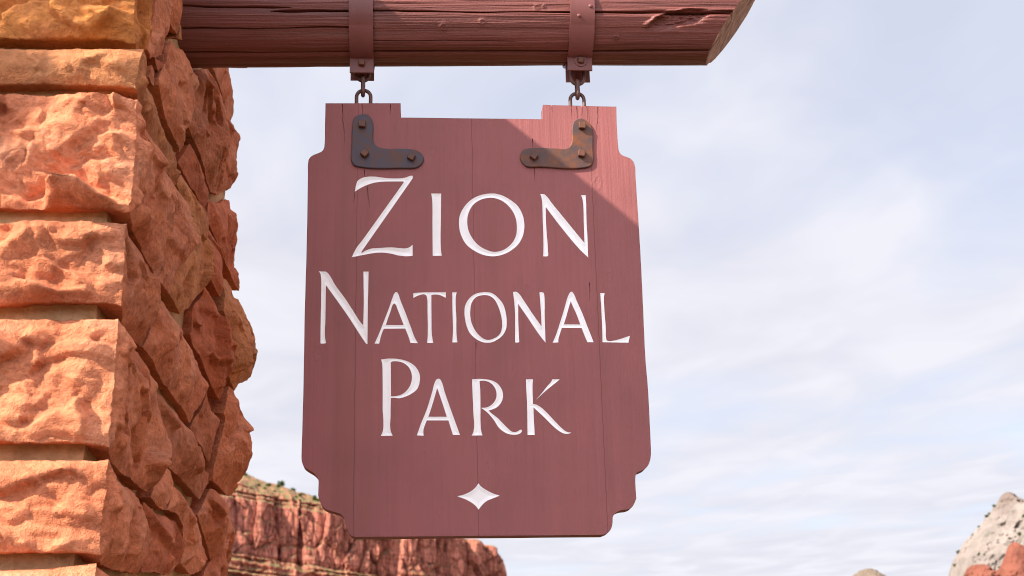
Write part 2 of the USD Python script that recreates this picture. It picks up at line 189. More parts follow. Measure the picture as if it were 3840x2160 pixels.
LETTERS=[('Z',[([(-0.3588,3.1098,1),(-0.3556,3.1301),(-0.3511,3.1444),(-0.3389,3.1536),(-0.3201,3.1586),(-0.2994,3.1587),(-0.2597,3.1539),(-0.2237,3.1538),(-0.2048,3.1568),(-0.1934,3.1616),(-0.1858,3.1622),(-0.1843,3.1575),(-0.1897,3.1463,1),(-0.3367,2.9192,1),(-0.3375,2.9132,1),(-0.3256,2.9211),(-0.3071,2.9281),(-0.2793,2.9301),(-0.2477,2.9319),(-0.2235,2.9295),(-0.203,2.9292),(-0.1937,2.9331),(-0.1859,2.9401,1),(-0.1852,2.9051,1),(-0.2049,2.9039),(-0.2272,2.9064),(-0.2514,2.9123),(-0.2773,2.9153),(-0.3033,2.9133),(-0.3347,2.9073),(-0.3661,2.9005,1),(-0.3516,2.931),(-0.3351,2.9537,1),(-0.2114,3.141,1),(-0.2133,3.1437,1),(-0.2426,3.1435),(-0.271,3.1428),(-0.2992,3.1392),(-0.3236,3.1309),(-0.3424,3.1211)],[])]),('I',[([(-0.1289,3.1048,1),(-0.099,3.1049,1),(-0.0999,3.0371),(-0.1005,2.9174),(-0.0984,2.9055,1),(-0.1256,2.9051,1),(-0.1258,2.9969),(-0.1265,3.0875)],[])]),('O',[([(0.0552,3.1056),(0.0824,3.1007),(0.1076,3.0871),(0.1327,3.0654),(0.1448,3.0428),(0.1505,3.0193),(0.1508,2.9923),(0.1445,2.9655),(0.1312,2.9422),(0.1071,2.9209),(0.0782,2.9075),(0.0513,2.904),(0.0229,2.9093),(-0.0054,2.9243),(-0.0252,2.942),(-0.04,2.9705),(-0.046,3.0026),(-0.0439,3.0314),(-0.0304,3.0603),(-0.0114,3.0821),(0.0143,3.0976)],[(0.055,3.0914),(0.077,3.0861),(0.0988,3.0716),(0.1169,3.0481),(0.1265,3.0229),(0.1286,2.9941),(0.1251,2.969),(0.1127,2.9458),(0.087,2.9244),(0.0591,2.9176),(0.0349,2.9243),(0.01,2.9403),(-0.0098,2.967),(-0.0187,2.9902),(-0.0211,3.0189),(-0.0153,3.0459),(-0.0014,3.0694),(0.0226,3.0859)])]),('N',[([(0.2024,3.1045,1),(0.214,3.104),(0.224,3.0949),(0.2354,3.0776,1),(0.3321,2.9461,1),(0.3326,3.0018),(0.3325,3.0835),(0.3286,3.1014,1),(0.3418,3.1018,1),(0.3423,3.0926),(0.3413,3.0271),(0.3419,2.9568),(0.3415,2.9001,1),(0.3152,2.9282),(0.2585,3.0034),(0.2182,3.0626,1),(0.2176,3.0015),(0.2204,2.921),(0.2196,2.905),(0.2054,2.9041,1),(0.2069,2.9209),(0.208,3.0195),(0.2074,3.083),(0.2053,3.0975)],[])]),('N',[([(-0.4625,2.8566,1),(-0.4418,2.8557,1),(-0.4352,2.8506),(-0.412,2.812),(-0.3823,2.7703),(-0.3527,2.7228),(-0.3364,2.6975),(-0.3299,2.6911,1),(-0.3289,2.7515),(-0.3308,2.8557,1),(-0.316,2.8557,1),(-0.3166,2.7854),(-0.3172,2.7008),(-0.3174,2.6339,1),(-0.3198,2.6331,1),(-0.3263,2.6423),(-0.3752,2.7195),(-0.4402,2.8138,1),(-0.4402,2.718),(-0.4398,2.6511),(-0.4372,2.6374,1),(-0.4459,2.6353),(-0.4531,2.6362,1),(-0.4535,2.7013),(-0.4538,2.7857),(-0.4552,2.8368),(-0.4579,2.8514)],[])]),('A',[([(-0.2966,2.6351,1),(-0.2863,2.6588),(-0.2705,2.7007),(-0.2545,2.7445),(-0.2433,2.7785),(-0.2384,2.7896),(-0.2336,2.7925),(-0.2295,2.7887),(-0.2222,2.7682),(-0.206,2.7258),(-0.1898,2.6802),(-0.1802,2.6533),(-0.1706,2.6357,1),(-0.1923,2.6363,1),(-0.1979,2.6551),(-0.2076,2.6799,1),(-0.2704,2.6796,1),(-0.2783,2.6571),(-0.2833,2.6346,1)],[(-0.24,2.7567),(-0.2359,2.7538),(-0.2302,2.7394),(-0.2205,2.714),(-0.2121,2.6907,1),(-0.264,2.6914,1),(-0.2592,2.7074),(-0.2496,2.736),(-0.244,2.753)])]),('T',[([(-0.184,2.7741,1),(-0.1832,2.789,1),(-0.149,2.7911),(-0.1163,2.7911),(-0.0878,2.7916,1),(-0.0874,2.7739,1),(-0.0936,2.7769),(-0.1066,2.783),(-0.1197,2.7844),(-0.1307,2.7831,1),(-0.1307,2.7171),(-0.1294,2.6581),(-0.1258,2.636,1),(-0.1436,2.6361,1),(-0.1418,2.6582),(-0.1419,2.7341),(-0.1429,2.7715),(-0.1457,2.7817),(-0.1522,2.7852),(-0.1653,2.7826)],[])]),('I',[([(-0.0685,2.7908,1),(-0.0556,2.7913,1),(-0.0578,2.781),(-0.0577,2.7073),(-0.0578,2.6651),(-0.0554,2.6376,1),(-0.0702,2.6376,1),(-0.0681,2.6652),(-0.0686,2.7498)],[])]),('O',[([(0.0345,2.7914),(0.0509,2.7873),(0.067,2.7737),(0.0816,2.7537),(0.0892,2.7238),(0.091,2.6969),(0.0881,2.6772),(0.0782,2.659),(0.0616,2.645),(0.0452,2.6374),(0.0276,2.6363),(0.0141,2.6396),(-0.0019,2.6488),(-0.0179,2.665),(-0.0271,2.6861),(-0.0321,2.7114),(-0.0332,2.7298),(-0.0309,2.7497),(-0.0204,2.7696),(-0.0052,2.7831),(0.014,2.7901)],[(0.0289,2.7823),(0.0425,2.7794),(0.056,2.7687),(0.0665,2.748),(0.0741,2.7224),(0.0774,2.6984),(0.0744,2.6716),(0.0659,2.6576),(0.0481,2.6472),(0.0332,2.6444),(0.0237,2.6473),(0.0117,2.6557),(-0.0015,2.6719),(-0.012,2.6944),(-0.0164,2.7185),(-0.0157,2.7397),(-0.011,2.7596),(0.0001,2.7745),(0.0139,2.7809)])]),('N',[([(0.112,2.7918,1),(0.1223,2.7922),(0.1317,2.7836),(0.1409,2.7692,1),(0.1658,2.7279),(0.1939,2.685,1),(0.1934,2.7349),(0.191,2.7906,1),(0.1979,2.7916),(0.2033,2.7885),(0.205,2.7791),(0.2042,2.7206),(0.2039,2.6353,1),(0.1843,2.6627),(0.1517,2.7151),(0.1261,2.755,1),(0.1252,2.6926),(0.1265,2.6377,1),(0.1197,2.6361),(0.114,2.6364,1),(0.1157,2.6926),(0.1157,2.7493)],[])]),('A',[([(0.225,2.6352,1),(0.2346,2.6555),(0.2467,2.6893),(0.262,2.7347),(0.2745,2.7747),(0.2798,2.7862),(0.2848,2.7919),(0.2883,2.7922),(0.2929,2.7862),(0.3016,2.7632),(0.3142,2.7317),(0.3277,2.6919),(0.3399,2.6565),(0.3466,2.6363,1),(0.3281,2.6364,1),(0.3207,2.6565),(0.3128,2.6799,1),(0.2539,2.6805,1),(0.2471,2.6611),(0.2424,2.6456),(0.2418,2.6362,1),(0.2339,2.6358)],[(0.2834,2.7628,1),(0.2874,2.7518),(0.3,2.7204),(0.3094,2.6905,1),(0.2837,2.6909),(0.26,2.6914,1),(0.2666,2.7105),(0.276,2.7404)])]),('L',[([(0.3732,2.7882,1),(0.3864,2.7882,1),(0.3841,2.7788),(0.3832,2.7344),(0.3848,2.6775),(0.3844,2.6492),(0.3859,2.6422),(0.3913,2.6393),(0.405,2.6404),(0.4259,2.6455),(0.4555,2.6553,1),(0.4503,2.6344,1),(0.4116,2.6353),(0.3733,2.6362,1),(0.3744,2.6917),(0.3742,2.7487)],[])]),('P',[([(-0.2773,2.5873,1),(-0.2546,2.5895),(-0.2311,2.5886),(-0.2057,2.5828),(-0.1875,2.5733),(-0.1731,2.5583),(-0.1655,2.5395),(-0.166,2.5191),(-0.1732,2.4987),(-0.1877,2.4859),(-0.2057,2.4768),(-0.2237,2.4717),(-0.2399,2.473),(-0.2488,2.4725,1),(-0.2496,2.4238),(-0.2495,2.3783),(-0.2435,2.3623,1),(-0.2773,2.3619,1),(-0.2714,2.3767),(-0.272,2.4423),(-0.2729,2.544),(-0.2745,2.5757)],[(-0.2492,2.5784,1),(-0.2456,2.5808),(-0.2238,2.5801),(-0.2093,2.5744),(-0.1966,2.5622),(-0.1894,2.5453),(-0.1885,2.5267),(-0.1931,2.51),(-0.2039,2.4934),(-0.2183,2.4824),(-0.2327,2.4783),(-0.2483,2.4775,1)])]),('A',[([(-0.1745,2.3627,1),(-0.1628,2.3957),(-0.1465,2.4358),(-0.13,2.4891),(-0.1216,2.5188),(-0.1152,2.528),(-0.108,2.528),(-0.1026,2.5196),(-0.0938,2.4889),(-0.0798,2.4463),(-0.0641,2.4002),(-0.051,2.3627,1),(-0.0713,2.3629,1),(-0.0838,2.4054,1),(-0.1461,2.4061,1),(-0.1557,2.3774),(-0.1552,2.3614,1),(-0.1665,2.3622)],[(-0.1154,2.5005,1),(-0.1083,2.4797),(-0.0882,2.416,1),(-0.1142,2.4163),(-0.1412,2.4165,1),(-0.1302,2.4504)])]),('R',[([(-0.0134,2.5269,1),(0.0151,2.527),(0.0375,2.5239),(0.0554,2.5164),(0.0671,2.504),(0.0743,2.4871),(0.0747,2.4718),(0.0691,2.4566),(0.0569,2.443),(0.0448,2.4371),(0.0321,2.4334,1),(0.0445,2.4219),(0.0562,2.4127),(0.0722,2.3959),(0.0882,2.3792),(0.0984,2.3708),(0.1073,2.3693),(0.1163,2.3722),(0.1231,2.3766),(0.1276,2.3743),(0.1252,2.3683),(0.1161,2.3632),(0.1027,2.3618),(0.0864,2.365),(0.0732,2.3718),(0.0601,2.384),(0.0471,2.4052),(0.0326,2.4235),(0.0209,2.4342),(0.011,2.4411,1),(0.027,2.4425),(0.0421,2.4508),(0.0528,2.4644),(0.0564,2.4796),(0.0542,2.4949),(0.0462,2.5088),(0.0344,2.5181),(0.0225,2.5215),(0.0075,2.5213,1),(0.0087,2.506),(0.0089,2.4449),(0.0084,2.3995),(0.0101,2.3724),(0.0132,2.3609,1),(-0.0177,2.3607,1),(-0.0121,2.3727),(-0.0121,2.4375),(-0.0132,2.4908),(-0.0139,2.5169)],[])]),('K',[([(0.1433,2.5253,1),(0.1635,2.5252,1),(0.1621,2.5126),(0.1616,2.4521,1),(0.1708,2.4497),(0.1826,2.4428),(0.2001,2.4266),(0.2218,2.4022),(0.2434,2.3793),(0.2565,2.3693),(0.2702,2.366,1),(0.2608,2.3629),(0.2489,2.3641),(0.2356,2.371),(0.2168,2.3871),(0.1936,2.4115),(0.1747,2.4299),(0.1623,2.4414,1),(0.1628,2.4057),(0.164,2.3604,1),(0.1433,2.3606,1),(0.1442,2.421),(0.1443,2.4667),(0.143,2.5127)],[]),([(0.1712,2.4642,1),(0.1868,2.4817),(0.2056,2.5046),(0.2166,2.5168),(0.2214,2.5248,1),(0.2422,2.5241,1),(0.2254,2.5106),(0.2022,2.4923)],[])]),('star',[([(-0.0612,2.187,1),(-0.043,2.1913),(-0.022,2.201),(-0.0102,2.2101),(-0.0004,2.2229,1),(0.0049,2.2157),(0.0214,2.2038),(0.0421,2.1931),(0.0594,2.1873,1),(0.0419,2.1806),(0.0209,2.1717),(0.0082,2.1607),(-0.0016,2.1484,1),(-0.0077,2.1576),(-0.0209,2.1686),(-0.0374,2.1779)],[])])]
OUTLINE=[(-0.452,3.4014,1),(-0.2214,3.4038,1),(-0.2202,3.3552,1),(0.2189,3.3538,1),(0.2204,3.4027,1),(0.4508,3.3985,1),(0.4495,3.336),(0.4501,3.2681),(0.4516,3.2491),(0.458,3.2367),(0.4717,3.2296),(0.4849,3.2243),(0.4944,3.2142),(0.499,3.1991),(0.4993,3.1654,1),(0.5011,2.9111),(0.5,2.7507),(0.4985,2.5812),(0.5008,2.5022),(0.5,2.319,1),(0.4977,2.2919),(0.4903,2.2711),(0.4807,2.2596),(0.4666,2.2528),(0.4558,2.2483),(0.4506,2.2376),(0.449,2.2235,1),(0.4495,2.1737,1),(0.4409,2.1558),(0.4335,2.1472),(0.4203,2.1428),(0.4037,2.1408),(0.3898,2.1349),(0.3804,2.1245),(0.3781,2.1074),(0.3743,2.0919),(0.3645,2.079),(0.3483,2.0725,1),(-0.347,2.0772,1),(-0.358,2.0811),(-0.367,2.0945),(-0.3738,2.114),(-0.3793,2.1317),(-0.3873,2.1407),(-0.4094,2.1489),(-0.4271,2.1546),(-0.4405,2.1657),(-0.4473,2.1812),(-0.4513,2.1945,1),(-0.4506,2.2346,1),(-0.4545,2.2459),(-0.4644,2.2572),(-0.4823,2.2686),(-0.4935,2.2778),(-0.4992,2.2938),(-0.5002,2.3207,1),(-0.4998,2.3571),(-0.4992,2.5323),(-0.5004,2.7177),(-0.4993,2.9329),(-0.5003,3.1624,1),(-0.5008,3.2033),(-0.4984,3.2156),(-0.4893,3.2262),(-0.4745,3.2333),(-0.4613,3.2398),(-0.4547,3.2489),(-0.4523,3.2654),(-0.4523,3.328)]
BRACKETS=[[(-0.366,3.3453),(-0.3585,3.3559),(-0.3433,3.3623),(-0.3241,3.3617),(-0.3106,3.3479),(-0.3055,3.3291),(-0.3044,3.2749),(-0.2967,3.2583),(-0.2814,3.251),(-0.2052,3.2486),(-0.1747,3.2447),(-0.1575,3.2324),(-0.1511,3.2179),(-0.1558,3.2014),(-0.1729,3.1869),(-0.19,3.1839,1),(-0.3491,3.1887),(-0.3624,3.1939),(-0.3713,3.2103),(-0.3706,3.2453),(-0.3678,3.3369)],[(0.3077,3.3218),(0.3123,3.3409),(0.3265,3.3529),(0.3442,3.3531),(0.3613,3.3413),(0.3697,3.3266),(0.3704,3.2507),(0.3696,3.213),(0.3611,3.1963),(0.3453,3.19),(0.1984,3.1912),(0.1657,3.1918),(0.1506,3.2033),(0.1434,3.222),(0.1497,3.2428),(0.1654,3.2513),(0.2585,3.2532),(0.2856,3.2522),(0.2996,3.2627),(0.3053,3.2796)]]
BOLTS=[[(-0.3391,3.3267),(-0.3306,3.2299),(-0.1892,3.2197)],[(0.3392,3.3271),(0.3335,3.2337),(0.1859,3.2243)]]
CRACKS=[[(-0.3406,3.4003),(-0.3388,3.3792),(-0.3394,3.3624)],[(-0.4004,3.4014),(-0.3984,3.3702),(-0.3988,3.345),(-0.393,3.3074),(-0.3909,3.2659)],[(-0.2522,3.3991),(-0.2528,3.3653)],[(-0.3317,3.183),(-0.3291,3.1434)],[(-0.3307,3.1782),(-0.3301,3.1578)],[(-0.3227,3.1303),(-0.3187,3.0969),(-0.3136,3.0545)],[(-0.3595,3.1098),(-0.3593,3.0906),(-0.3644,3.0745)],[(0.2476,3.4029),(0.2494,3.3764)],[(0.3263,3.3986),(0.3277,3.3538)],[(0.343,3.4009),(0.3412,3.356)],[(0.3925,3.3979),(0.3916,3.3607),(0.3835,3.3097)],[(0.1839,3.287),(0.1856,3.2535)],[(0.1868,3.189),(0.1879,3.1461)],[(0.3427,2.8207),(0.3408,2.7645)],[(-0.0001,2.6355),(-0.0,2.6161)],[(0.3091,3.4005),(0.3106,3.3557)],[(0.3578,3.3989),(0.3598,3.3519)]]
KNOTS=[(-0.358,3.0436),(0.381,3.1434),(0.1573,2.8011),(0.4029,2.8418),(-0.4597,2.6082),(0.1094,2.5568),(-0.1524,2.3033),(0.0275,2.2649),(-0.0998,2.141),(-0.125,3.2471)]

# ------------------------------------------------------------------ materials
def N(kind, **k): return (kind, k)
def paint(name, base, dark, brown, knots=True, grain_axis="z", bump=0.25, rough=0.62, dist=.004):
    sc = (55.0, 20.0, 1.6) if grain_axis == "z" else (1.6, 26.0, 60.0)
    nodes = {"g": N("geometry"), "m1": N("mapping", scale=sc), "n1": N("noise_texture", scale=1.0, detail=5.0, roughness=0.6),
             "m2": N("mapping", scale=(7.0, 3.0, 0.35) if grain_axis == "z" else (0.4, 6, 6)), "n2": N("noise_texture", scale=1.0, detail=3.0, roughness=0.5),
             "n3": N("noise_texture", scale=3.0, detail=5.0, roughness=0.6), "n4": N("noise_texture", scale=160.0, detail=3.0),
             "r1": N("rgb_ramp", ramp=[(0.3, dark), (0.5, base), (1, base)]), "r2": N("rgb_ramp", ramp=[(0.0, (0,) * 3), (0.52, (0,) * 3), (0.68, (1,) * 3), (1, (1,) * 3)]),
             "mixb": N("mix_color", b=brown, use_clamp=False), "f2": N("math", math_type="multiply", value2=0.55),
             "r3": N("rgb_ramp", ramp=[(0.3, (0.88,) * 3), (0.7, (1.1,) * 3)]), "mul": N("mix_color", blend_type="multiply", fac=1.0, use_clamp=False),
             "hm": N("math", math_type="multiply_add", value2=0.25), "bump": N("bump", strength=bump, distance=dist, filter_width=0.4), "rr": N("math", math_type="multiply_add", value2=0.2, value3=rough - 0.1),
             "p": N("principled_bsdf", specular_ior_level=0.35)}
    links = [("g.position", "m1.vector"), ("m1.vector", "n1.vector"), ("g.position", "m2.vector"), ("m2.vector", "n2.vector"), ("g.position", "n3.vector"), ("g.position", "n4.vector"),
             ("n1.fac", "r1.fac"), ("n2.fac", "r2.fac"), ("r2.color", "f2.value1"), ("f2.value", "mixb.fac"), ("r1.color", "mixb.a"), ("n3.fac", "r3.fac"), ("mixb.result", "mul.a"), ("r3.color", "mul.b"),
             ("n4.fac", "hm.value1"), ("n1.fac", "hm.value3"), ("n3.fac", "rr.value1"), ("rr.value", "p.roughness"), ("bump.normal", "p.normal"), ("mul.result", "p.base_color")]
    last = "hm.value"
    if knots:
        nodes["sx"] = N("separate_xyz"); links.append(("g.position", "sx.vector")); tot = "f2.value"
        for i, (x0, w, a) in enumerate(((-.318, .030, .55), (.372, .026, .6), (-.235, .012, .3), (.20, .02, .2))):
            nodes |= {f"s{i}a": N("math", math_type="subtract", value2=x0), f"s{i}b": N("math", math_type="absolute"), f"s{i}c": N("map_range", from_min=0.0, from_max=w, to_min=a, to_max=0.0, clamp=True), f"s{i}e": N("math", math_type="multiply"), f"s{i}d": N("math", math_type="add")}
            links += [("sx.x", f"s{i}a.value1"), (f"s{i}a.value", f"s{i}b.value1"), (f"s{i}b.value", f"s{i}c.value"), (f"s{i}c.result", f"s{i}e.value1"), ("n2.fac", f"s{i}e.value2"), (f"s{i}e.value", f"s{i}d.value1"), (tot, f"s{i}d.value2")]; tot = f"s{i}d.value"
        links.remove(("f2.value", "mixb.fac")); links.append((tot, "mixb.fac"))
        for i, (kx, kz) in enumerate(KNOTS):
            s = (0.7 + 0.5 * ((i * 37) % 10) / 10); a, b, c, d, e, f = (f"k{i}{q}" for q in "abcdef")
            nodes |= {a: N("mapping", location=(-kx * 42 / s, 0, -kz * 24 / s), scale=(42.0 / s, 0.0, 24.0 / s)), b: N("vector_math", vector_math_type="length"),
                      c: N("math", math_type="multiply_add", value2=9.0), d: N("math", math_type="sine"), e: N("map_range", from_min=0.15, from_max=1.0, to_min=0.22, to_max=0.0, clamp=True), f: N("math", math_type="multiply_add")}
            nodes[b] = ("vector_math", {"math_type": "length"})
            nodes[f"k{i}n"] = N("noise_texture", scale=90.0, detail=2.0); nodes[f"k{i}m"] = N("math", math_type="multiply", value2=7.0)
            links += [("g.position", a + ".vector"), (a + ".vector", b + ".vector1"), (b + ".value", c + ".value1"), ("g.position", f"k{i}n.vector"), (f"k{i}n.fac", f"k{i}m.value1"), (f"k{i}m.value", c + ".value3"),
                      (c + ".value", d + ".value1"), (b + ".value", e + ".value"), (d + ".value", f + ".value1"), (e + ".result", f + ".value2"), (last, f + ".value3")]
            last = f + ".value"
    links.append((last, "bump.height"))
    return mat(name, nodes, links)
M = {}
M["board"] = paint("board_paint", (0.285, 0.092, 0.092), (0.262, 0.085, 0.085), (0.215, 0.074, 0.062), bump=0.42, dist=.005)
M["log"] = paint("log_paint", (0.190, 0.060, 0.050), (0.135, 0.044, 0.038), (0.11, 0.042, 0.031), knots=False, grain_axis="x", bump=0.6, rough=0.5, dist=.009)
M["strap"] = paint("strap_paint", (0.195, 0.066, 0.061), (0.18, 0.061, 0.056), (0.15, 0.055, 0.046), knots=False, bump=0.05, rough=0.42)
M["ochre"] = mat("ochre_edge", {"g": N("geometry"), "n": N("noise_texture", scale=25.0, detail=4.0), "r": N("rgb_ramp", ramp=[(0.35, (0.30, 0.17, 0.05)), (0.65, (0.50, 0.32, 0.10))]), "p": N("principled_bsdf", roughness=0.8)}, [("g.position", "n.vector"), ("n.fac", "r.fac"), ("r.color", "p.base_color")])  # ochre tone for the downward-facing plank edges
M["white"] = mat("letter_paint", {"g": N("geometry"), "n": N("noise_texture", scale=14.0, detail=5.0), "r": N("rgb_ramp", ramp=[(0.3, (0.89, 0.87, 0.86)), (0.55, (0.93, 0.93, 0.945))]), "p": N("principled_bsdf", roughness=0.55)},
                 [("g.position", "n.vector"), ("n.fac", "r.fac"), ("r.color", "p.base_color")])
M["raw"] = mat("weathered_wood", {"g": N("geometry"), "m": N("mapping", rotation=(0, -0.64, 0), scale=(90, 14.0, 3.0)), "n": N("noise_texture", scale=1.0, detail=5.0, roughness=0.65),
               "r": N("rgb_ramp", ramp=[(0.3, (0.13, 0.07, 0.058)), (0.5, (0.33, 0.20, 0.165)), (0.72, (0.58, 0.42, 0.36))]), "b": N("bump", strength=0.7, distance=0.006), "p": N("principled_bsdf", roughness=0.8)},
              [("g.position", "m.vector"), ("m.vector", "n.vector"), ("n.fac", "r.fac"), ("r.color", "p.base_color"), ("n.fac", "b.height"), ("b.normal", "p.normal")])
def rusty(name, iron, rust, lo, hi, metallic=0.25):
    return mat(name, {"g": N("geometry"), "n": N("noise_texture", scale=26.0, detail=7.0, roughness=0.68), "n2": N("noise_texture", scale=260.0, detail=3.0), "r": N("rgb_ramp", ramp=[(0, iron), (lo, iron), (hi, rust), (1, tuple(x * 1.5 for x in rust))]),
               "ad": N("math", math_type="multiply_add", value2=0.16), "b": N("bump", strength=0.35, distance=0.0015), "p": N("principled_bsdf", roughness=0.55, metallic=metallic)},
               [("g.position", "n.vector"), ("g.position", "n2.vector"), ("n2.fac", "ad.value1"), ("n.fac", "ad.value3"), ("ad.value", "r.fac"), ("r.color", "p.base_color"), ("ad.value", "b.height"), ("b.normal", "p.normal")])
M["iron_blue"] = rusty("blue_iron", (0.058, 0.045, 0.060), (0.095, 0.038, 0.025), 0.53, 0.70)
M["iron_rust"] = rusty("rusted_iron", (0.075, 0.043, 0.042), (0.165, 0.052, 0.018), 0.50, 0.70)
M["bolt"] = rusty("bolt_rust", (0.085, 0.034, 0.024), (0.14, 0.048, 0.022), 0.45, 0.65, 0.1)
M["chain"] = rusty("chain_iron", (0.085, 0.045, 0.042), (0.14, 0.062, 0.045), 0.5, 0.7, 0.2)
def sandstone(name, c0, c1, c2, stain=(0.16, 0.065, 0.035)):
    return mat(name, {"g": N("geometry"), "oi": N("object_info"), "n1": N("noise_texture", scale=5.0, detail=5.0, roughness=0.6, distortion=0.3), "m": N("mapping", scale=(10, 10, 34)), "n2": N("noise_texture", scale=1.0, detail=4.0, roughness=0.6),
               "n3": N("noise_texture", scale=75.0, detail=6.0, roughness=0.7), "n4": N("noise_texture", scale=11.0, detail=6.0, roughness=0.7), "n5": N("noise_texture", scale=420.0, detail=2.0),
               "r1": N("rgb_ramp", ramp=[(0.25, c0), (0.5, c1), (0.75, c2)]), "r2": N("rgb_ramp", ramp=[(0.3, (0.72, 0.68, 0.68)), (0.65, (1.14,) * 3)]), "mu": N("mix_color", blend_type="multiply", fac=0.8, use_clamp=False),
               "r4": N("rgb_ramp", ramp=[(0, (0,) * 3), (0.57, (0,) * 3), (0.72, (1,) * 3)]), "fs": N("math", math_type="multiply", value2=0.55), "st": N("mix_color", b=stain, use_clamp=False),
               "r3": N("rgb_ramp", ramp=[(0.28, (0.72,) * 3), (0.7, (1.16,) * 3)]), "m3": N("mix_color", blend_type="multiply", fac=1.0, use_clamp=False),
               "ob": N("map_range", from_min=0.0, from_max=1.0, to_min=0.80, to_max=1.08), "hv": N("hsv", hue=0.5, saturation=1.0),
               "h": N("math", math_type="multiply_add", value2=0.3), "b": N("bump", strength=0.9, distance=0.012, filter_width=0.3), "p": N("principled_bsdf", roughness=0.9, specular_ior_level=0.2)},
               [("g.position", "n1.vector"), ("g.position", "m.vector"), ("m.vector", "n2.vector"), ("g.position", "n3.vector"), ("g.position", "n4.vector"), ("g.position", "n5.vector"), ("n1.fac", "r1.fac"), ("n2.fac", "r2.fac"),
                ("r1.color", "mu.a"), ("r2.color", "mu.b"), ("n4.fac", "r4.fac"), ("r4.color", "fs.value1"), ("fs.value", "st.fac"), ("mu.result", "st.a"), ("n3.fac", "r3.fac"), ("st.result", "m3.a"), ("r3.color", "m3.b"),
                ("oi.random", "ob.value"), ("ob.result", "hv.value"), ("m3.result", "hv.color"), ("hv.color", "p.base_color"), ("n5.fac", "h.value1"), ("n3.fac", "h.value3"), ("h.value", "b.height"), ("b.normal", "p.normal")])
M["s"] = sandstone("orange_sandstone", (0.53, 0.165, 0.078), (0.63, 0.228, 0.115), (0.68, 0.31, 0.19))
M["r"] = sandstone("red_sandstone", (0.45, 0.125, 0.058), (0.53, 0.160, 0.074), (0.58, 0.205, 0.105))
M["t"] = sandstone("tan_sandstone", (0.50, 0.195, 0.08), (0.53, 0.22, 0.095), (0.51, 0.23, 0.11), (0.20, 0.10, 0.05))
M["y"] = sandstone("yellow_sandstone", (0.56, 0.205, 0.055), (0.62, 0.24, 0.068), (0.62, 0.215, 0.085), (0.28, 0.12, 0.045))
M["mortar"] = mat("mortar_sand", {"g": N("geometry"), "n": N("noise_texture", scale=30.0, detail=6.0, roughness=0.7), "r": N("rgb_ramp", ramp=[(0.3, (0.34, 0.20, 0.095)), (0.6, (0.54, 0.35, 0.19))]), "b": N("bump", strength=0.7, distance=0.01), "p": N("principled_bsdf", roughness=0.95)},
                  [("g.position", "n.vector"), ("n.fac", "r.fac"), ("r.color", "p.base_color"), ("n.fac", "b.height"), ("b.normal", "p.normal")])

# ------------------------------------------------------------------ ground
def plain(name, ramp, scale, rough=0.95):
    return mat(name, {"g": N("geometry"), "n": N("noise_texture", scale=scale, detail=8.0, roughness=0.65), "r": N("rgb_ramp", ramp=ramp), "p": N("principled_bsdf", roughness=rough, specular_ior_level=0.2)}, [("g.position", "n.vector"), ("n.fac", "r.fac"), ("r.color", "p.base_color")])
gm = plain("dry_ground", [(0.3, (0.055, 0.039, 0.018)), (0.5, (0.072, 0.050, 0.024)), (0.7, (0.09, 0.062, 0.032))], 0.5)
g = 6000.0; tag(obj("ground", (np.array([(-g, -g, 0), (g, -g, 0), (g, g, 0), (-g, g, 0)]), np.array([(0, 1, 2), (0, 2, 3)])), gm), kind="structure")

